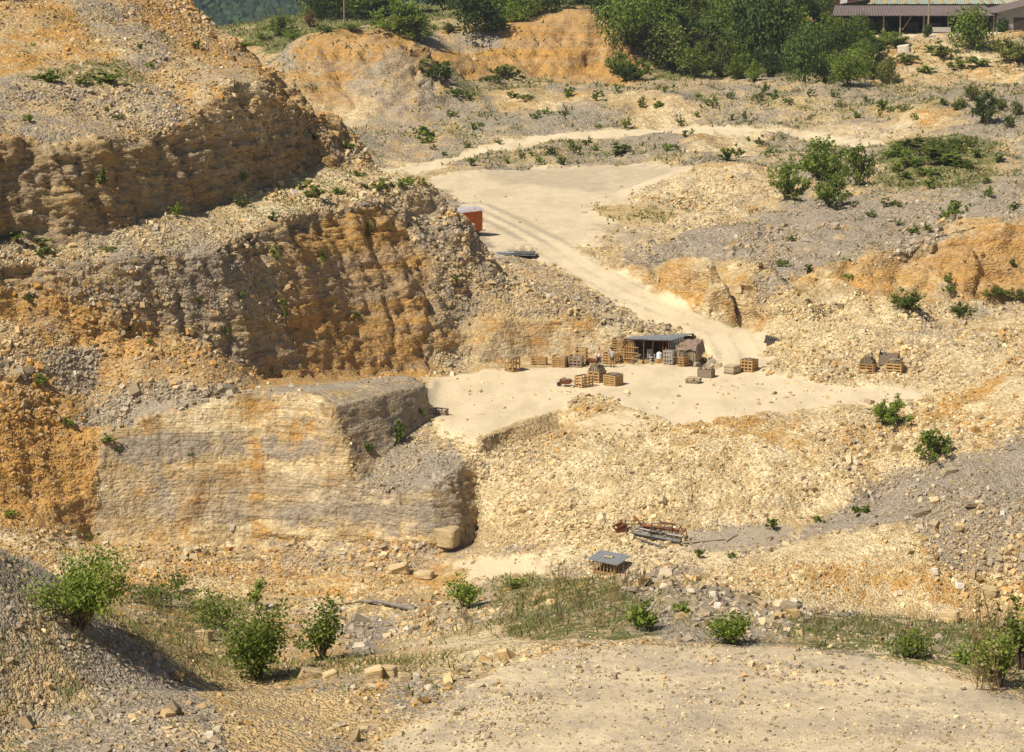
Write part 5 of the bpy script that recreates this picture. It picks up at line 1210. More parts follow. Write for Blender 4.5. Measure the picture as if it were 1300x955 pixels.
mb = MB(); mb.quad((-.85, -.4, 0), (.85, -.4, 0), (.75, -.4, .75), (-.7, -.4, .9), .03); mb.add('front_panel', M['wood_grey'], root)
mb = MB(); mb.quad((.85, -.4, 0), (.85, .5, 0), (.85, .5, 1.15), (.85, -.4, .8), .03); mb.quad((-.8, .5, 0), (-.8, -.4, 0), (-.8, -.4, .8), (-.8, .5, 1.3), .03); mb.add('side_panel', M['wood_dark'], root)
mb = MB(); mb.box((0, .5, .5), (1.6, .03, .9)); mb.bar((-.8, .5, 1.3), (.1, -.4, .95), .035, square=True); mb.add('back_panel', M['wood_grey'], root)
p = at(559, 527); crate(p, D(20), 1.1, .7, .55, 'small pale crate beside the end of the cut stone block', 'wood_grey', 3, 3, 3); 
flat_slabs(at(547, 522), .2, .7, .5, .18, 'a few flat slabs on the floor next to the small pale crate')
# dark grey ribbed block on the rubble
p = at(979, 437); mb = MB()
for k in range(7): mb.box((-.54 + k * .18, 0, .34), (.13, .62, .5), jit=.015)
root = empty('metal_rack', p, .15, label='dark grey ribbed metal rack tilted on the pale rubble beside the haul road', cat='rack'); root.rotation_euler = (.0, .22, -.3)
mb.add('ribs', M['steel'], root); mb = MB(); mb.box((0, 0, .06), (1.35, .7, .08)); mb.box((0, 0, .62), (1.35, .68, .04)); mb.add('tray', M['steel'], root)

# ------------------------------------------------------------------ wheelbarrows
def wheelbarrow(loc, rz, label):
    r = empty('wheelbarrow', loc, rz, label=label, cat='wheelbarrow')
    mb = MB(); b, t = [(-.3, -.2, .28), (.28, -.2, .24), (.28, .2, .24), (-.3, .2, .28)], [(-.48, -.34, .56), (.55, -.32, .60), (.55, .32, .60), (-.48, .34, .56)]
    mb.quad(b[0], b[1], b[2], b[3], .02)
    for i in range(4): j = (i + 1) % 4; mb.quad(b[i], t[i], t[j], b[j], .02)
    mb.add('tray', M['rust'], r)
    mb = MB()
    for s_ in (-1, 1): mb.bar((.62, s_ * .05, .2), (-1.0, s_ * .3, .55), .02); mb.bar((-.35, s_ * .2, .36), (-.42, s_ * .24, 0), .018)
    mb.add('frame', M['steel'], r)
    mb = MB(); mb.bar((.62, -.05, .2), (.62, .05, .2), .2, 14); mb.add('wheel', M['rubber'], r); return r
wheelbarrow(at(753.5, 464.5), 2.6, 'rusty wheelbarrow standing in front of the man in the white vest')
r_ = wheelbarrow(at(719, 491), 2.9, 'dark wheelbarrow loaded with rubble left of the middle trio of crates')
mb = MB()
for k in range(16): mb.box((rnd.uniform(-.35, .4), rnd.uniform(-.25, .25), rnd.uniform(.5, .72)), (rnd.uniform(.1, .3), rnd.uniform(.1, .2), .07), rot=(rnd.uniform(-.5, .5), rnd.uniform(-.5, .5), rnd.uniform(0, 3)), jit=.02)
o = mb.add('stone_load', M['slab_grey'], label='stones heaped in the wheelbarrow left of the middle trio', cat='stones'); o.location = r_.location; o.rotation_euler = r_.rotation_euler

# ------------------------------------------------------------------ the splitters' shelter
sh = at(822, 461); zf = sh.z
def zz(px, py, h): return Vector(Z(px, py, zf + h))
FL, FR, BR, BL = zz(793, 430.2, 2.2), zz(851, 432.6, 2.15), zz(881, 423.6, 1.9), zz(803, 427, 1.95)
root = empty('work_shelter', (0, 0, 0), 0, label='open fronted shelter of old planks and posts under a blue grey corrugated tin roof', cat='shelter')
mb = MB()
for k in range(4):
    u0, u1 = k / 4, (k + 1) / 4 + .02; dz = Vector((0, 0, .03 * (k % 2)))
    mb.sheet(FL.lerp(FR, u0) + dz, FL.lerp(FR, min(u1, 1)) + dz, BL.lerp(BR, min(u1, 1)) + dz, BL.lerp(BR, u0) + dz, 9, .022, .01)
mb.add('roof', M['tin'], root)
gl = lambda v: Vector((v.x, v.y, drop(v.x, v.y, v.z - .05)))
for u in (0.02, .2, .42, .62, .98):
    t = FL.lerp(FR, u) + Vector((.02, .12, -.08)); MB().bar(gl(t), t, .06, 6, .05).add('post', M['wood_dark'], root)
for u in (0.02, .35, .7, .98):
    t = BL.lerp(BR, u) + Vector((0, -.1, -.08)); MB().bar(gl(t), t, .06, 6, .05).add('post', M['wood_dark'], root)
mb = MB()
for k in range(22):
    t = BL.lerp(BR, k / 21) + Vector((0, -.18, -.1)); g0 = gl(t); mb.bar(g0, t - Vector((0, 0, rnd.uniform(0, .1))), .185, square=True)
mb.add('back_wall', M['wood_dark'], root)
mb = MB()
for k in range(8):
    t = FL.lerp(BL, k / 12) + Vector((.1, 0, -.12)); mb.bar(gl(t), t - Vector((0, 0, rnd.uniform(0, .3))), .06, square=True)
mb.add('left_wall', M['wood_dark'], root)
mb = MB()
for k in range(9):
    t = FR.lerp(BR, k / 8) + Vector((-.1, 0, -.12)); mb.bar(gl(t), t, .09, square=True)
mb.add('right_wall', M['wood_dark'], root)
mb = MB(); mb.bar(FL + Vector((0, .08, -.06)), FR + Vector((0, .08, -.06)), .05, square=True); mb.bar(BL + Vector((0, -.05, -.06)), BR + Vector((0, -.05, -.06)), .05, square=True); mb.add('roof_beam', M['wood_dark'], root)
# slatted partition of the left bay
mb = MB(); a, b = FL.lerp(FR, .02), FL.lerp(FR, .30)
for k in range(6):
    t = a.lerp(b, k / 8) + Vector((0, .02, -.25)); g0 = gl(t); mb.bar(g0, t - Vector((0, 0, rnd.uniform(0, .25))), .045, square=True)
for q in (.35, .9, 1.4): mb.bar(gl(a) + Vector((0, -.04, q)), gl(b) + Vector((0, -.04, q)), .04, square=True)
mb.add('slatted_front', M['wood_orange'], root)
a = zz(851, 432.5, 2.08) + Vector((0, -.1, 0)); b = zz(867, 427.5, 2.2) + Vector((.1, -.1, 0))
mb = MB(); mb.sheet(a, b, b + Vector((.05, -.1, -.85)), a + Vector((-.05, -.15, -.95)), 5, .03, .01)
mb.add('tarpaulin', M['tarp'], None, label='grey green tarpaulin hanging from the right end of the tin roof', cat='tarpaulin')
for i, (px, py, h) in enumerate(((842, 458, 1.65), (838, 457, 1.5), (846, 457, 1.55))):
    g0 = at(px, py) + Vector((0, .9, 0)); tag(MB().bar(g0, g0 + Vector((.05, .1, h)), .05, square=True).add('plank', M['rust']), ['reddish plank leaning inside the shelter, the middle of three', 'reddish plank leaning inside the shelter, leftmost of three', 'reddish plank leaning inside the shelter, rightmost of three'][i], 'plank', 'reddish planks leaning in the shelter')
# white metal garden chair
c = at(826.5, 459.5); r = empty('garden_chair', c, .5, label='white frame garden chair standing before the dark shelter opening', cat='chair')
MB().box((0, 0, .43), (.5, .48, .03)).add('seat', M['white'], r)
mb = MB()
for k in range(5): mb.box((-.2 + .1 * k, .25 + .04, .75), (.04, .02, .62), rot=(.12, 0, 0))
mb.box((0, .33, 1.05), (.5, .03, .06)); mb.add('backrest', M['white'], r)
for sx in (-1, 1):
    for sy in (-1, 1): MB().bar((sx * .24, sy * .22, .43), (sx * .27, sy * .27, 0), .02).add('leg', M['white'], r)
    MB().box((sx * .26, 0, .66), (.05, .5, .03)).bar((sx * .26, -.22, .43), (sx * .26, -.22, .66), .018).add('armrest', M['white'], r)
c = at(837.5, 460.5); r = empty('wooden_box', c, .3, label='small orange wooden box under the pale blue canister', cat='box')
MB().box((0, 0, .2), (.62, .5, .34)).add('body', M['wood_orange'], r); mb = MB(); [mb.box((k * .24, 0, .02), (.08, .5, .04)) for k in (-1, 1)]; mb.add('runner', M['wood_grey'], r)
r2 = empty('canister', c + Vector((-.05, 0, .38)), .3, label='pale blue and white canister standing on the small orange box', cat='canister')
mb = MB(); mb.bar((0, 0, 0), (0, 0, .48), .25, 12, .24); mb.bar((0, 0, .48), (0, 0, .56), .24, 12, .12); mb.add('body', M['blue'], r2); MB().bar((0, 0, .56), (0, 0, .62), .07, 8).add('cap', M['white'], r2)
c = at(803, 460); r = empty('basin', c, .1, label='white basin on the ground at the left end of the shelter', cat='basin')
mb = MB(); mb.quad((-.35, -.22, .02), (.35, -.22, .02), (.35, .22, .02), (-.35, .22, .02), .02)
for a_, b_ in (((-.35, -.22), (.35, -.22)), ((.35, -.22), (.35, .22)), ((.35, .22), (-.35, .22)), ((-.35, .22), (-.35, -.22))): mb.quad((a_[0], a_[1], 0), (b_[0], b_[1], 0), (b_[0] * 1.15, b_[1] * 1.15, .28), (a_[0] * 1.15, a_[1] * 1.15, .28), .02)
mb.add('bowl', M['white'], r); MB().box((0, -.27, .28), (.84, .06, .03)).box((0, .27, .28), (.84, .06, .03)).add('rim', M['white'], r)
c = at(849, 461.5); r = crate(c, D(20), .85, .6, 1.2, 'pale whitish slatted rack right of the canister', 'steel_light', 4, 4, 3, group=None, name='slatted_rack', cat='rack')
# heap under the brown tarpaulin
c = at(868, 460) + Vector((.4, 1.5, 0)); slabs(c, D(25), 2.3, 1.7, 0, 1.25, 'big stack of slabs sheltered under the brown tarpaulin', 'slab', arch=.15)
nx_, ny_ = 22, 14; vs = []
for j in range(ny_):
    for i in range(nx_):
        x = -1.45 + 2.9 * i / (nx_ - 1); y = -1.0 + 2.1 * j / (ny_ - 1); e = max(abs(x) - 1.18, 0) ; e2 = max(abs(y) - .78, 0)
        z = 1.5 + .22 * y + .1 * math.sin(x * 2.2) - e * (3.6 if x > 0 else 2.2) - e2 * 1.6 + .05 * math.sin(x * 9 + y * 4) + .04 * math.sin(y * 13 + x * 3)
        vs.append((x, y, z))
mb = MB(); mb.v = vs; mb.f = [(j * nx_ + i, j * nx_ + i + 1, (j + 1) * nx_ + i + 1, (j + 1) * nx_ + i) for j in range(ny_ - 1) for i in range(nx_ - 1)]
o = mb.add('tarpaulin', M['tarp_brown'], smooth_=True, label='crumpled brown tarpaulin draped over the big slab stack beside the shelter', cat='tarpaulin'); o.location = c; o.rotation_euler = (0, 0, -D(25))
sm = o.modifiers.new('thick', 'SOLIDIFY'); sm.thickness = .02

# ------------------------------------------------------------------ two men
def person(loc, rz, label, top, legs_mat, long_legs, sleeve, arms):
    r = bpy.data.meshes.new('person')
    # skeleton: joints (position, radius)
    J = dict(pelvis=((0, 0, .93), .125), waist=((0, 0, 1.06), .115), chest=((0, -.01, 1.28), .145), neck0=((0, 0, 1.43), .07), neck=((0, -.01, 1.50), .052), head0=((0, -.025, 1.57), .078), head=((0, -.02, 1.66), .095), crown=((0, -.01, 1.725), .07))
    E = [('pelvis', 'waist'), ('waist', 'chest'), ('chest', 'neck0'), ('neck0', 'neck'), ('neck', 'head0'), ('head0', 'head'), ('head', 'crown')]
    for s_, nm in ((-1, 'l'), (1, 'r')):
        a = arms[0] if s_ < 0 else arms[1]
        J.update({nm + 'sh': ((s_ * .17, 0, 1.40), .062), nm + 'el': (a[0], .043), nm + 'wr': (a[1], .028), nm + 'ha': (a[2], .036)})
        st = .06 * s_
        J.update({nm + 'hip': ((s_ * .09, 0, .86), .098), nm + 'kn': ((s_ * .11, -.02 + st, .48), .062), nm + 'an': ((s_ * .12, .03 + st, .09), .04), nm + 'ft': ((s_ * .13, -.13 + st, .04), .036)})
        E += [('chest', nm + 'sh'), (nm + 'sh', nm + 'el'), (nm + 'el', nm + 'wr'), (nm + 'wr', nm + 'ha'), ('pelvis', nm + 'hip'), (nm + 'hip', nm + 'kn'), (nm + 'kn', nm + 'an'), (nm + 'an', nm + 'ft')]
    names = list(J)
    def skin(me_name, joints, edges, grow, mat, zclip=None, parent=None):
        me = bpy.data.meshes.new(me_name); idx = {n: i for i, n in enumerate(joints)}
        me.from_pydata([J[n][0] if isinstance(n, str) else n for n in joints], [(idx[a], idx[b]) for a, b in edges], [])
        o = bpy.data.objects.new(me_name, me); COL.objects.link(o)
        md = o.modifiers.new('skin', 'SKIN'); me.skin_vertices.new() if not me.skin_vertices else None
        for i, n in enumerate(joints):
            rr = J[n][1] * grow; k_ = (1.25 if n in ('chest', 'waist', 'pelvis') else 1)
            me.skin_vertices[0].data[i].radius = (rr * k_, rr * (.92 if n in ('chest', 'pelvis', 'waist') else 1)); 
        me.skin_vertices[0].data[0].use_root = True
        sb = o.modifiers.new('sub', 'SUBSURF'); sb.levels = 1; sb.render_levels = 1
        me.materials.append(mat)
        if parent: o.parent = parent
        return o
    root = skin('person', names, E, 1.0, M['skin']); root.location = loc; root.rotation_euler = (0, 0, rz); tag(root, label, 'person')
    J['lhem'] = (tuple(np.array(J['lkn'][0]) * .75 + np.array(J['lhip'][0]) * .25), .085); J['rhem'] = (tuple(np.array(J['rkn'][0]) * .75 + np.array(J['rhip'][0]) * .25), .085)
    skin('top', ['waist', 'pelvis', 'chest', 'neck0', 'lsh', 'rsh'] + (['lel', 'rel'] if sleeve else []), [('pelvis', 'waist'), ('waist', 'chest'), ('chest', 'neck0'), ('chest', 'lsh'), ('chest', 'rsh')] + ([('lsh', 'lel'), ('rsh', 'rel')] if sleeve else []), 1.16, M[top], parent=root)
    if long_legs: skin('trousers', ['pelvis', 'lhip', 'rhip', 'lkn', 'rkn', 'lan', 'ran'], [('pelvis', 'lhip'), ('pelvis', 'rhip'), ('lhip', 'lkn'), ('rhip', 'rkn'), ('lkn', 'lan'), ('rkn', 'ran')], 1.22, M[legs_mat], parent=root)
    else: skin('shorts', ['pelvis', 'lhip', 'rhip', 'lhem', 'rhem'], [('pelvis', 'lhip'), ('pelvis', 'rhip'), ('lhip', 'lhem'), ('rhip', 'rhem')], 1.24, M[legs_mat], parent=root)
    for s_ in 'lr':
        a, f = Vector(J[s_ + 'an'][0]), Vector(J[s_ + 'ft'][0]); MB().box(((a.x + f.x) / 2, (a.y + f.y) / 2 - .02, .045), (.1, .27, .09), jit=.008).add('shoe', M['shoe'], root)
        h = Vector(J[s_ + 'ha'][0]); mb = MB()
        for k in range(4): q = h + Vector(((k - 1.5) * .018, -.01, -.03)); mb.bar(q, q + Vector((0, -.02, -.05 - .01 * (k in (1, 2)))), .009, 5, .006)
        q = h + Vector((-.03, -.03, 0)); mb.bar(q, q + Vector((-.01, -.03, -.035)), .01, 5, .007); mb.add('fingers', M['skin'], root)
    mb = MB(); n = 0
    bm = bmesh.new(); bmesh.ops.create_icosphere(bm, subdivisions=2, radius=.108, matrix=Matrix.Translation((0, .012, 1.675))); 
    for v in list(bm.verts):
        if v.co.y < -.035 and v.co.z < 1.70: bm.verts.remove(v)
    me = bpy.data.meshes.new('hair'); bm.to_mesh(me); bm.free(); me.materials.append(M['hair']); link('hair', me, root)
    mb = MB(); mb.box((0, -.118, 1.635), (.022, .035, .04)); mb.add('nose', M['skin'], root)
    mb = MB(); mb.box((-.035, -.105, 1.66), (.02, .012, .01)); mb.box((.035, -.105, 1.66), (.02, .012, .01)); mb.add('eyes', M['hair'], root)
    mb = MB(); mb.box((0, -.098, 1.595), (.045, .014, .01)); mb.add('mouth', M['rust'], root)
    mb = MB(); mb.box((-.098, 0, 1.65), (.02, .04, .055)); mb.box((.098, 0, 1.65), (.02, .04, .055)); mb.add('ears', M['skin'], root)
    return root
person(at(760.5, 466.2), -1.0, 'man in white vest and dark trousers standing behind the wheelbarrow', 'vest', 'jeans', True, False, [((-.26, -.02, 1.15), (-.24, -.14, .93), (-.235, -.18, .85)), ((.27, .03, 1.15), (.27, -.04, .90), (.268, -.06, .81))])
person(at(777, 466.4), 2.5, 'man in grey shirt and brown shorts seen from behind beside the crates', 'shirt', 'shorts', False, True, [((-.25, -.02, 1.15), (-.16, -.22, 1.05), (-.12, -.29, 1.05)), ((.27, .02, 1.15), (.26, -.08, .91), (.255, -.11, .82))])

# ------------------------------------------------------------------ orange trailer on the plateau
re_ = at(612.5, 299.5); a_ = D(40); Lw, Ww, Hw = 5.4, 2.2, 2.15
root = empty('site_trailer', re_, a_, label='orange wooden site trailer with rounded faded roof, half hidden by the scree slope', cat='trailer')
zb = .62
MB().box((-Lw / 2, Ww / 2, zb + Hw / 2), (Lw, Ww, Hw)).add('body', M['orange'], root)
mb = MB()
for k in range(int(Lw / .16)): mb.box((-.08 - k * .16, -.012, zb + Hw / 2), (.142, .02, Hw - .04))
for k in range(int(Ww / .16)): mb.box((.012, .1 + k * .16, zb + Hw / 2), (.02, .142, Hw - .04))
mb.add('boards', M['orange'], root)
mb = MB(); n = 12
for k in range(n + 1):
    t = k / n; y = -.12 + (Ww + .24) * t; z = zb + Hw + .42 * math.sin(math.pi * t) ** .6
    mb.v += [(.14, y, z), (-Lw - .14, y, z)]
b = len(mb.v)
mb.f = [(2 * k, 2 * k + 2, 2 * k + 3, 2 * k + 1) for k in range(n)] + [tuple(2 * k for k in range(n + 1))[::-1], tuple(2 * k + 1 for k in range(n + 1))]
o = mb.add('roof', M['lilac'], root)
for x in (-.9, -Lw + .9):
    for y in (.12, Ww - .12):
        w_ = MB().bar((x, y - .09, .38), (x, y + .09, .38), .38, 18).add('wheel', M['rubber'], root); MB().bar((x, y - .1, .38), (x, y + .1, .38), .2, 12).add('hub', M['rust'], w_)
mb = MB(); mb.box((-Lw / 2, Ww / 2, .52), (Lw - .2, Ww - .5, .16)); [mb.box((x, Ww / 2, .4), (.14, Ww - .2, .14)) for x in (-.9, -Lw + .9)]; mb.add('chassis', M['steel'], root)
mb = MB(); mb.bar((0, .5, .5), (1.1, Ww / 2, .42), .045); mb.bar((0, Ww - .5, .5), (1.1, Ww / 2, .42), .045); mb.bar((1.1, Ww / 2, .42), (1.35, Ww / 2, .42), .05); mb.add('drawbar', M['steel'], root)

# sheets and plank by the plateau edge
def lay(px, py): v = at(px, py); return v
def sheetpile(px, py, w, d, rz, n, label, mat, group=None, lift=.12):
    c = lay(px, py); r = MB()
    for k in range(n):
        o_ = Vector((rnd.uniform(-.25, .25), rnd.uniform(-.2, .2), .06 + k * lift)); a, b, c_, d_ = [Vector((sx * w / 2, sy * d / 2, rnd.uniform(-.05, .08))) + o_ for sx, sy in ((-1, -1), (1, -1), (1, 1), (-1, 1))]
        r.sheet(a, b, c_, d_, 8, .025, .012, droop=-.05)
    o = r.add('sheet_pile', M[mat], label=label, cat='metal sheets', group=group); o.location = c; o.rotation_euler = (0, 0, rz); return o
sheetpile(663, 326, 3.0, 1.5, -.25, 4, 'black corrugated sheets stacked loosely at the plateau edge', 'tin_dark')
sheetpile(640, 323, 1.9, 1.1, -.1, 2, 'bluish sheets lying left of the black corrugated stack', 'tin')
a, b = lay(624, 320) + Vector((0, 0, .12)), lay(662, 343) + Vector((0, 0, .1)); MB().bar(a, b, .12, square=True).add('beam', M['steel_light'], label='long pale beam lying down the slope below the sheets', cat='beam')

# ------------------------------------------------------------------ scrap heap in the pit bottom
def lbar(px1, py1, px2, py2, r, mat, name, label, cat='beam', lift=.15, lift2=None, group=None, square=True):
    a, b = at(px1, py1), at(px2, py2); a.z += lift; b.z += lift if lift2 is None else lift2
    return MB().bar(a, b, r, square=square).add(name, M[mat], label=label, cat=cat, group=group)
lbar(802, 682, 864, 694, .16, 'tin_dark', 'steel_girder', 'long dark girder along the front of the scrap heap', 'girder', .35)
lbar(806, 685, 840, 697, .09, 'steel', 'steel_girder', 'short dark girder lying below the long front girder', 'girder', .12)
lbar(803, 679, 866, 691, .08, 'steel_light', 'steel_girder', 'pale edged girder resting just behind the long dark girder', 'girder', .55)
lbar(804, 671, 822, 681, .10, 'rust', 'rusty_beam', 'rusty beam slanting down at the left of the scrap heap', 'beam', .9, .55)
lbar(816, 680, 861, 686, .13, 'rust', 'rusty_beam', 'long rusty beam lying across the top of the scrap heap', 'beam', .75)
lbar(838, 681, 858, 684, .07, 'rust', 'rusty_beam', 'short rusty bar on top of the long rusty beam', 'beam', 1.05)
for i, (p1, p2, p3) in enumerate((((856, 690), (864, 683), (867, 686)), ((860, 692), (870, 686), (872, 689)))):
    a, b, c = at(*p1), at(*p2), at(*p3); mb = MB(); a.z += .3; b.z += .9; c.z += .5; mb.bar(a, b, .05); mb.bar(b, c, .05)
    tag(mb.add('bent_rod', M['rust']), ['bent rusty rod sticking up at the heap end, left one', 'bent rusty rod sticking up at the heap end, right one'][i], 'rod', 'bent rusty rods')
lbar(866, 691, 920, 686, .07, 'wood_grey', 'pole', 'long thin pole lying on the grey ground right of the scrap', 'pole', .1)
lbar(922, 689, 936, 680, .05, 'wood_grey', 'pole', 'thin pole slanting up at the right end of the grey ground', 'pole', .1)
c = at(789, 676); r = empty('rusty_bin', c, .4, label='tilted rusty brown metal bin at the left end of the scrap heap', cat='bin'); r.rotation_euler = (0, -.35, .4)
mb = MB(); 
for a__, b__ in (((-.4, -.35), (.4, -.35)), ((.4, -.35), (.4, .35)), ((.4, .35), (-.4, .35)), ((-.4, .35), (-.4, -.35))): mb.quad((a__[0], a__[1], 0), (b__[0], b__[1], 0), (b__[0], b__[1], .6), (a__[0], a__[1], .6), .03)
mb.box((0, 0, .02), (.8, .7, .03)); mb.add('body', M['rust'], r); MB().box((0, -.36, .6), (.86, .05, .06)).box((0, .36, .6), (.86, .05, .06)).add('rim', M['rust'], r)
def cage(px, py, w, d, h, rz, label, mat, mesh_):
    r = empty('wire_cage' if mesh_ else 'iron_rack', at(px, py), rz, label=label, cat='cage' if mesh_ else 'rack'); mb = MB()
    for sx in (-1, 1):
        for sy in (-1, 1): mb.bar((sx * w / 2, sy * d / 2, 0), (sx * w / 2, sy * d / 2, h), .04, square=True)
    for z in (.05, h):
        for sy in (-1, 1): mb.bar((-w / 2, sy * d / 2, z), (w / 2, sy * d / 2, z), .035, square=True)
        for sx in (-1, 1): mb.bar((sx * w / 2, -d / 2, z), (sx * w / 2, d / 2, z), .035, square=True)
    mb.add('frame', M[mat], r); mb = MB()
    if mesh_:
        for k in range(9): x = -w / 2 + w * (k + .5) / 9; mb.bar((x, -d / 2, .05), (x, -d / 2, h), .012, 3); mb.bar((x, d / 2, .05), (x, d / 2, h), .012, 3)
        for k in range(5): z = .05 + (h - .05) * (k + .5) / 5; mb.bar((-w / 2, -d / 2, z), (w / 2, -d / 2, z), .012, 3)
    mb.bar((-w / 2, -d / 2, 0), (w / 2, -d / 2, h), .03); mb.add('wire_mesh' if mesh_ else 'brace', M['steel'], r)
    return r
cage(806, 677, 1.3, .9, .8, .1, 'dark angle iron frame behind the left part of the scrap heap', 'steel', False)
cage(840, 683, 1.5, 1.0, .95, -.1, 'brownish wire mesh cage behind the right part of the scrap heap', 'steel', True)
for i, (px, py) in enumerate(((815, 676), (819, 674), (824, 679), (812, 680), (828, 677), (822, 683))):
    mb = MB(); mb.box((0, 0, .1), (rnd.uniform(.7, 1.3), rnd.uniform(.15, .3), .06), jit=.02); mb.box((.2, .1, .2), (rnd.uniform(.4, .8), .12, .05), rot=(.3, .2, .8), jit=.02)
    o = mb.add('scrap_board', M['steel_light' if i % 2 else 'wood_grey'], label='short loose board jumbled between the frames of the scrap heap', cat='board', group='loose boards in the scrap heap'); o.location = at(px, py) + Vector((0, 0, .3)); o.rotation_euler = (rnd.uniform(-.3, .3), rnd.uniform(-.4, .4), rnd.uniform(0, 3))

# rack with a tin roof
f_ = at(773, 729.5); th = D(30); r = empty('roofed_rack', f_ + Vector((0, .8, -.05)), -th, label='slatted wooden rack carrying a slanting grey blue tin roof, alone in the pit', cat='rack')
for nm, L_, x, y, rz, nx_s in (('front_panel', 1.7, 0, -.7, 0, 7), ('back_panel', 1.7, 0, .7, math.pi, 7), ('side_panel', 1.4, .85, 0, math.pi / 2, 6), ('side_panel', 1.4, -.85, 0, -math.pi / 2, 6)):
    o = slat_side(L_, .9, nx_s, 2, .03, .07).add(nm, M['wood'], r); o.location = (x, y, 0); o.rotation_euler = (0, 0, rz)
mb = MB(); mb.sheet((-1.25, -1.0, 1.02), (1.2, -1.05, .92), (1.25, 1.0, 1.12), (-1.2, 1.05, 1.2), 9, .03, .012); mb.add('tin_roof', M['tin'], r)
mb = MB(); mb.box((.0, .0, 1.15), (.6, .35, .06), rot=(0, .05, .4), jit=.03); o = mb.add('stone_slab', M['slab'], label='flat pale slab weighing down the tin roof of the rack', cat='stone'); o.location = r.location; o.rotation_euler = r.rotation_euler

# weathered log and twig on the near rubble
a, b = at(455, 766) + Vector((0, 0, .05)), at(528, 776) + Vector((0, 0, .06))
mb = MB(); m_ = a.lerp(b, .35) + Vector((0, 0, .10)); mb.bar(a, m_, .035, 8, .055); mb.bar(m_, b, .055, 8, .085); root = mb.add('log', simple_mat('weathered_log', (.26, .235, .21), (.16, .14, .12), 6, grain=(1, 1, 1)), label='grey weathered log lying across the blocky pale rubble', cat='log')
a2 = at(418, 771) + Vector((0, 0, .05)); MB().bar(a2, a.lerp(m_, .3), .014, 6, .022).add('branch', M['bark'], label='thin crooked branch lying left of the weathered log', cat='branch')

# ------------------------------------------------------------------ boulders and ledges that can be told apart
def boulder(px, py, wpx, hpx, mat, label, seed, flat=.7, name='boulder', dpx=None, rz=None, cat='rock', group=None):
    loc = at(px, py); m = mpp(loc.y); rs = random.Random(seed)
    bm = bmesh.new(); bmesh.ops.create_cube(bm, size=1.0)
    for v in bm.verts: v.co = Vector((v.co.x * rs.uniform(.75, 1.15), v.co.y * rs.uniform(.75, 1.15), v.co.z * rs.uniform(.75, 1.2)))
    bmesh.ops.bevel(bm, geom=bm.edges[:], offset=.09, segments=1, affect='EDGES')
    bmesh.ops.subdivide_edges(bm, edges=bm.edges[:], cuts=2, use_grid_fill=True)
    P_ = np.array([v.co[:] for v in bm.verts]); d_ = fbm(P_ * 3 + seed, 1.2, 3, seed) * .10; st = np.round(P_[:, 2] * 5) / 5
    for v, dd in zip(bm.verts, d_): v.co = v.co + v.co.normalized() * dd; v.co.x += .03 * math.sin(v.co.z * 23)
    for v in bm.verts: v.co = Vector((v.co.x * wpx * m, v.co.y * (dpx or wpx * flat) * m, (v.co.z + .32) * hpx * m))
    me = bpy.data.meshes.new(name); bm.to_mesh(me); bm.free(); me.shade_flat(); me.materials.append(M[mat])
    o = link(name, me, None, loc, label=label, cat=cat, group=group); o.rotation_euler = (rs.uniform(-.12, .12), rs.uniform(-.2, .2), rs.uniform(-.5, .5) if rz is None else rz)
boulder(258, 812, 22, 15, 'rock', 'single long ochre boulder lying in the hollow left of the wide bush', 1)
boulder(395, 860, 30, 15, 'rock', 'flat pale yellow block at the bottom edge, left of two side by side', 2)
boulder(421, 864, 22, 15, 'rock', 'pale yellow block at the bottom edge, right of two side by side', 3)
boulder(475, 862, 26, 18, 'rock', 'angular yellow block left in the group at the bottom edge', 4)
boulder(494, 858, 22, 17, 'rock', 'topmost yellow block of the group at the bottom edge', 5)
boulder(513, 864, 16, 12, 'rock', 'small yellow block right in the group at the bottom edge', 6)
boulder(528, 862, 9, 8, 'rock_white', 'small pale stone right of the yellow blocks at the bottom edge', 61)
boulder(905, 758, 13, 9, 'rock_white', 'cream white stone on the brown bank, upper of two', 7)
boulder(911, 772, 10, 9, 'rock_white', 'greyish white stone on the brown bank, lower of two', 8)
boulder(815, 801, 11, 7, 'rock_white', 'pale stone in the grass at the foot of the weedy bank', 9)
boulder(1135, 573, 16, 13, 'rock', 'blocky ochre boulder below the bush at the quarry floor edge', 10)
boulder(1188, 728, 11, 9, 'rock_white', 'bright white stone on the right yellow scree', 11)
boulder(1218, 747, 12, 9, 'rock_white', 'white stone lower right on the yellow scree', 12)
boulder(1255, 753, 20, 10, 'rock', 'long ochre rock on the yellow scree near the right edge', 13)
boulder(1206, 787, 24, 14, 'rock', 'large yellow boulder at the foot of the right scree', 14)
boulder(507, 727, 26, 14, 'rock', 'dark edged yellow ledge block at the foot of the cut block', 15, 1.0, 'ledge_rock')
boulder(538, 732, 24, 9, 'rock', 'thin yellow ledge right of the dark edged ledge block', 16, 1.0, 'ledge_rock')
boulder(470, 722, 14, 8, 'rock', 'pale ledge piece left of the dark edged ledge block', 17, 1.0, 'ledge_rock')
boulder(566, 690, 30, 26, 'rock', 'fallen block leaning in the shaded corner of the cut block', 18, .8)
boulder(295, 673, 6, 9, 'rock_white', 'small white stone low on the cut block face', 19)
boulder(1003, 775, 24, 12, 'slab_grey', 'grey slab tilted on the crest of the dark bank', 20)
boulder(1170, 652, 26, 6, 'slab_grey', 'long thin grey slab lying high on the grey scree', 21, .5)
boulder(1235, 642, 24, 6, 'slab_grey', 'grey slab on the right part of the grey scree', 22, .5)
boulder(1205, 600, 24, 7, 'slab_grey', 'short grey slab near the top of the grey scree', 23, .5)
boulder(1148, 66, 14, 10, 'rock_white', 'pale boulder on the bank below the shed', 24)

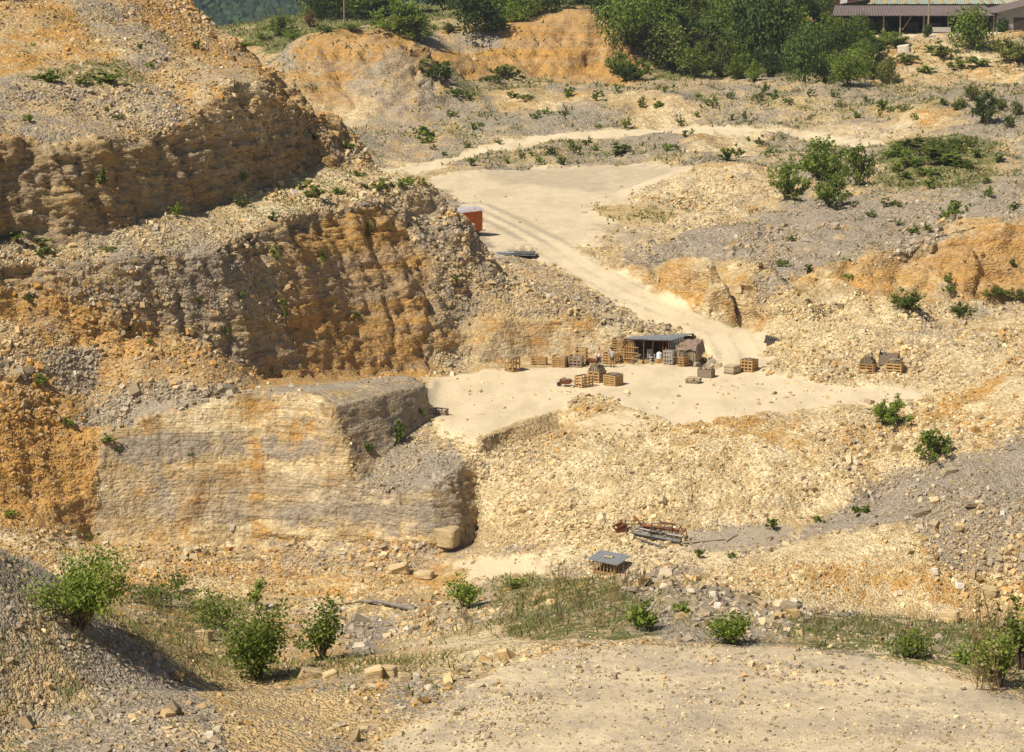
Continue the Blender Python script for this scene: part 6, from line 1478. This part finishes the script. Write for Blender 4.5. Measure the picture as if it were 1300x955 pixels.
# ------------------------------------------------------------------ the long shed and what stands round it
Ys = 432.0
def sp(px, py, Y): return Vector(A(px, py, Y))
root = empty('open_shed', (0, 0, 0), 0, label='long open fronted shed with brown roof and pale green upper roof panels', cat='shed')
zg = sp(1150, 39.5, Ys).z; ze = sp(1150, 19.5, Ys).z
def P3(px, Y, z): v = sp(px, 20, Y); return Vector((v.x, Y, z))
xl, xr = P3(1055, Ys, 0).x, P3(1268, Ys, 0).x
z1, z2 = ze + 1.35, ze + 2.5
mb = MB(); mb.sheet((xl, Ys - 1.2, ze), (xr, Ys - 1.2, ze), (xr, Ys + 13, z1), (xl + 2.5, Ys + 13, z1), 60, .05, .03); mb.add('lower_roof', M['roof_brown'], root)
xr2 = P3(1400, Ys, 0).x
mb = MB(); mb.sheet((P3(1100, Ys + 13, 0).x, Ys + 12.9, z1 + .25), (xr2, Ys + 12.9, z1 + .25), (xr2, Ys + 22, z2), (P3(1112, Ys + 22, 0).x, Ys + 22, z2), 110, .05, .03); ur = mb.add('upper_roof', M['roof_green'], root)
for px in (1109, 1125, 1137, 1149, 1165, 1183, 1197, 1211, 1230, 1248, 1259, 1274, 1289):
    x = P3(px, Ys + 13, 0).x; MB().sheet((x - .35, Ys + 12.95, z1 + .33), (x + .4, Ys + 12.95, z1 + .33), (x + 1.1, Ys + 21.9, z2 + .08), (x + .3, Ys + 21.9, z2 + .08), 2, .04, .02).add('rusty_panel', M['roof_rust'], ur)
mb = MB(); mb.sheet((xl + 2.5, Ys + 35, zg + 3), (xr2, Ys + 35, zg + 3), (xr2, Ys + 22, z2), (P3(1112, Ys + 22, 0).x, Ys + 22, z2), 60, .05, .03); mb.add('rear_roof', M['roof_brown'], root)
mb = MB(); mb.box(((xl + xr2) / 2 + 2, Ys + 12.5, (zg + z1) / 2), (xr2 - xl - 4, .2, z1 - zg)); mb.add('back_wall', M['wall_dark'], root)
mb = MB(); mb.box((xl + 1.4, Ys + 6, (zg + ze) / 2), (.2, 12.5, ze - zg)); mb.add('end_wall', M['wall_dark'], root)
for px in (1070, 1100, 1122, 1143, 1173, 1204, 1235, 1262):
    x = P3(px, Ys, 0).x; MB().box((x, Ys, (zg + ze) / 2 - .4), (.26, .26, ze - zg + .8)).add('post', M['wood_grey'], root)
x = P3(1146, Ys, 0).x; MB().bar((x, Ys, zg + .2), (x + 1.7, Ys, ze - .1), .09, square=True).add('brace', M['wood_grey'], root)
mb = MB(); mb.box(((xl + xr) / 2, Ys, ze - .12), (xr - xl, .2, .3)); mb.add('eaves_beam', M['wall_dark'], root)
x = P3(1196, Ys - 2, 0).x; MB().box((x, Ys - 2, zg + .35), (3.4, .3, .9)).add('low_wall', M['concrete'], root)
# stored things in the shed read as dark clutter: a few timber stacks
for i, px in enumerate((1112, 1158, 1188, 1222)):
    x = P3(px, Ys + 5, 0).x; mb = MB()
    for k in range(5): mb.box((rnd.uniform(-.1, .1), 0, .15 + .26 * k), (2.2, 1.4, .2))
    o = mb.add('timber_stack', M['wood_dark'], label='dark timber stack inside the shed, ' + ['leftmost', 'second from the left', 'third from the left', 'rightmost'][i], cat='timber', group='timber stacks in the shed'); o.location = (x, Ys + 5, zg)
# gabled wing at the right
root = empty('gabled_building', (0, 0, 0), 0, label='grey walled gabled building with brown roof at the upper right edge', cat='building')
x0, x1 = P3(1266, Ys - 2, 0).x, P3(1420, Ys - 2, 0).x; zw = sp(1266, 15.5, Ys - 2).z; za = zw + (x1 - x0) / 2 * .24; xm = (x0 + x1) / 2; zq = zg - .6
mb = MB(); mb.v = [(x0 + .3, Ys - 1, zq), (x1, Ys - 1, zq), (x1, Ys - 1, zw - .1), (xm, Ys - 1, za - .15), (x0 + .3, Ys - 1, zw - .1), (x0 + .3, Ys + 12, zq), (x1, Ys + 12, zq), (x1, Ys + 12, zw - .1), (xm, Ys + 12, za - .15), (x0 + .3, Ys + 12, zw - .1)]
mb.f = [(0, 1, 2, 3, 4), (9, 8, 7, 6, 5), (0, 4, 9, 5), (1, 6, 7, 2)]; mb.add('wall', M['concrete'], root)
mb = MB(); mb.sheet((x0 - .5, Ys - 2.2, zw - .15), (xm, Ys - 2.2, za), (xm, Ys + 12, za), (x0 - .5, Ys + 12, zw - .15), 20, .04, .05); mb.sheet((xm, Ys - 2.2, za), (x1, Ys - 2.2, zw), (x1, Ys + 12, zw), (xm, Ys + 12, za), 20, .04, .05); mb.add('roof', M['roof_brown'], root)
MB().box((x0 + 4.5, Ys - 1.06, zg + 1.2), (2.4, .1, 2.6)).add('door', M['wall_dark'], root)
iv, inr, itn = crown_points(900, 1.5, 1.6, 1.4, 8, .4, 0, 77); o = link('ivy', leaves_mesh('ivy', iv, np.full(len(iv), .28), inr, LM['dark'], itn), None, (x0 + 1.0, Ys - 1.3, zg - .3), label='dark ivy climbing the corner of the gabled building', cat='ivy')
# tall red brown building, hut, poles
root = empty('tall_building', (0, 0, 0), 0, label='tall dark red brown clad building behind the left end of the shed', cat='building')
x0, x1 = P3(1050, 470, 0).x, P3(1090, 470, 0).x; MB().box(((x0 + x1) / 2, 474, 22), (x1 - x0, 8, 14)).add('wall', M['brick'], root)
xa, xb = P3(1066, 470, 0).x, P3(1075, 470, 0).x; zd = sp(1070, 10, 470).z; MB().box(((xa + xb) / 2, 469.95, zd + 2), (xb - xa, .12, 4)).add('door', M['white'], root)
MB().box(((x0 + x1) / 2, 474, 29.2), (x1 - x0 + .6, 8.6, .4)).add('roof', M['roof_brown'], root)
root = empty('small_hut', (0, 0, 0), 0, label='small hut with faded red roof among the trees left of the shed', cat='hut')
hx = P3(1019, 425, 0).x; hz = sp(1019, 33, 425).z; MB().box((hx, 425, hz - .6), (3.0, 2.6, 2.6)).add('wall', M['concrete'], root)
mb = MB(); mb.quad((hx - 1.8, 423.3, hz + .7), (hx + 1.8, 423.3, hz + .85), (hx + 1.8, 426.7, hz + 1.5), (hx - 1.8, 426.7, hz + 1.35), .08); mb.add('roof', M['red_roof'], root)
def pole(px, py, Y, h, label):
    b = sp(px, py, Y); b.z = drop(b.x, Y); r = empty('utility_pole', b - Vector((0, 0, .3)), 0, label=label, cat='pole')
    MB().bar((0, 0, 0), (0, 0, h), .17, 8, .11).add('shaft', M['wood_grey'], r); MB().box((0, 0, h - .5), (1.4, .1, .12)).add('crossarm', M['wood_grey'], r)
    for s_ in (-.55, 0, .55): MB().bar((s_, 0, h - .42), (s_, 0, h - .2), .05, 6).add('insulator', M['white'], r)
pole(1178, 46, 416, 9.5, 'tall wooden utility pole in front of the long shed')
pole(437, 22, 425, 8, 'wooden utility pole among the trees behind the left mound')
# ------------------------------------------------------------------ the air: a thin even haze over the valley
def haze():
    mb = MB(); mb.box((-200, 1150, -25), (5000, 3600, 300)); hz = mb.add('haze', None, label='thin summer haze over the valley', kind='stuff')
    k = NT('haze_air'); k.t.nodes.remove(k.b); pv = k.n('ShaderNodeVolumePrincipled', {'Density': .00012, 'Color': (.62, .74, .95)}); pv.inputs['Anisotropy'].default_value = .1
    k.t.links.new(pv.outputs[0], k.t.nodes['Material Output'].inputs['Volume']); hz.data.materials.append(k.m)
haze()
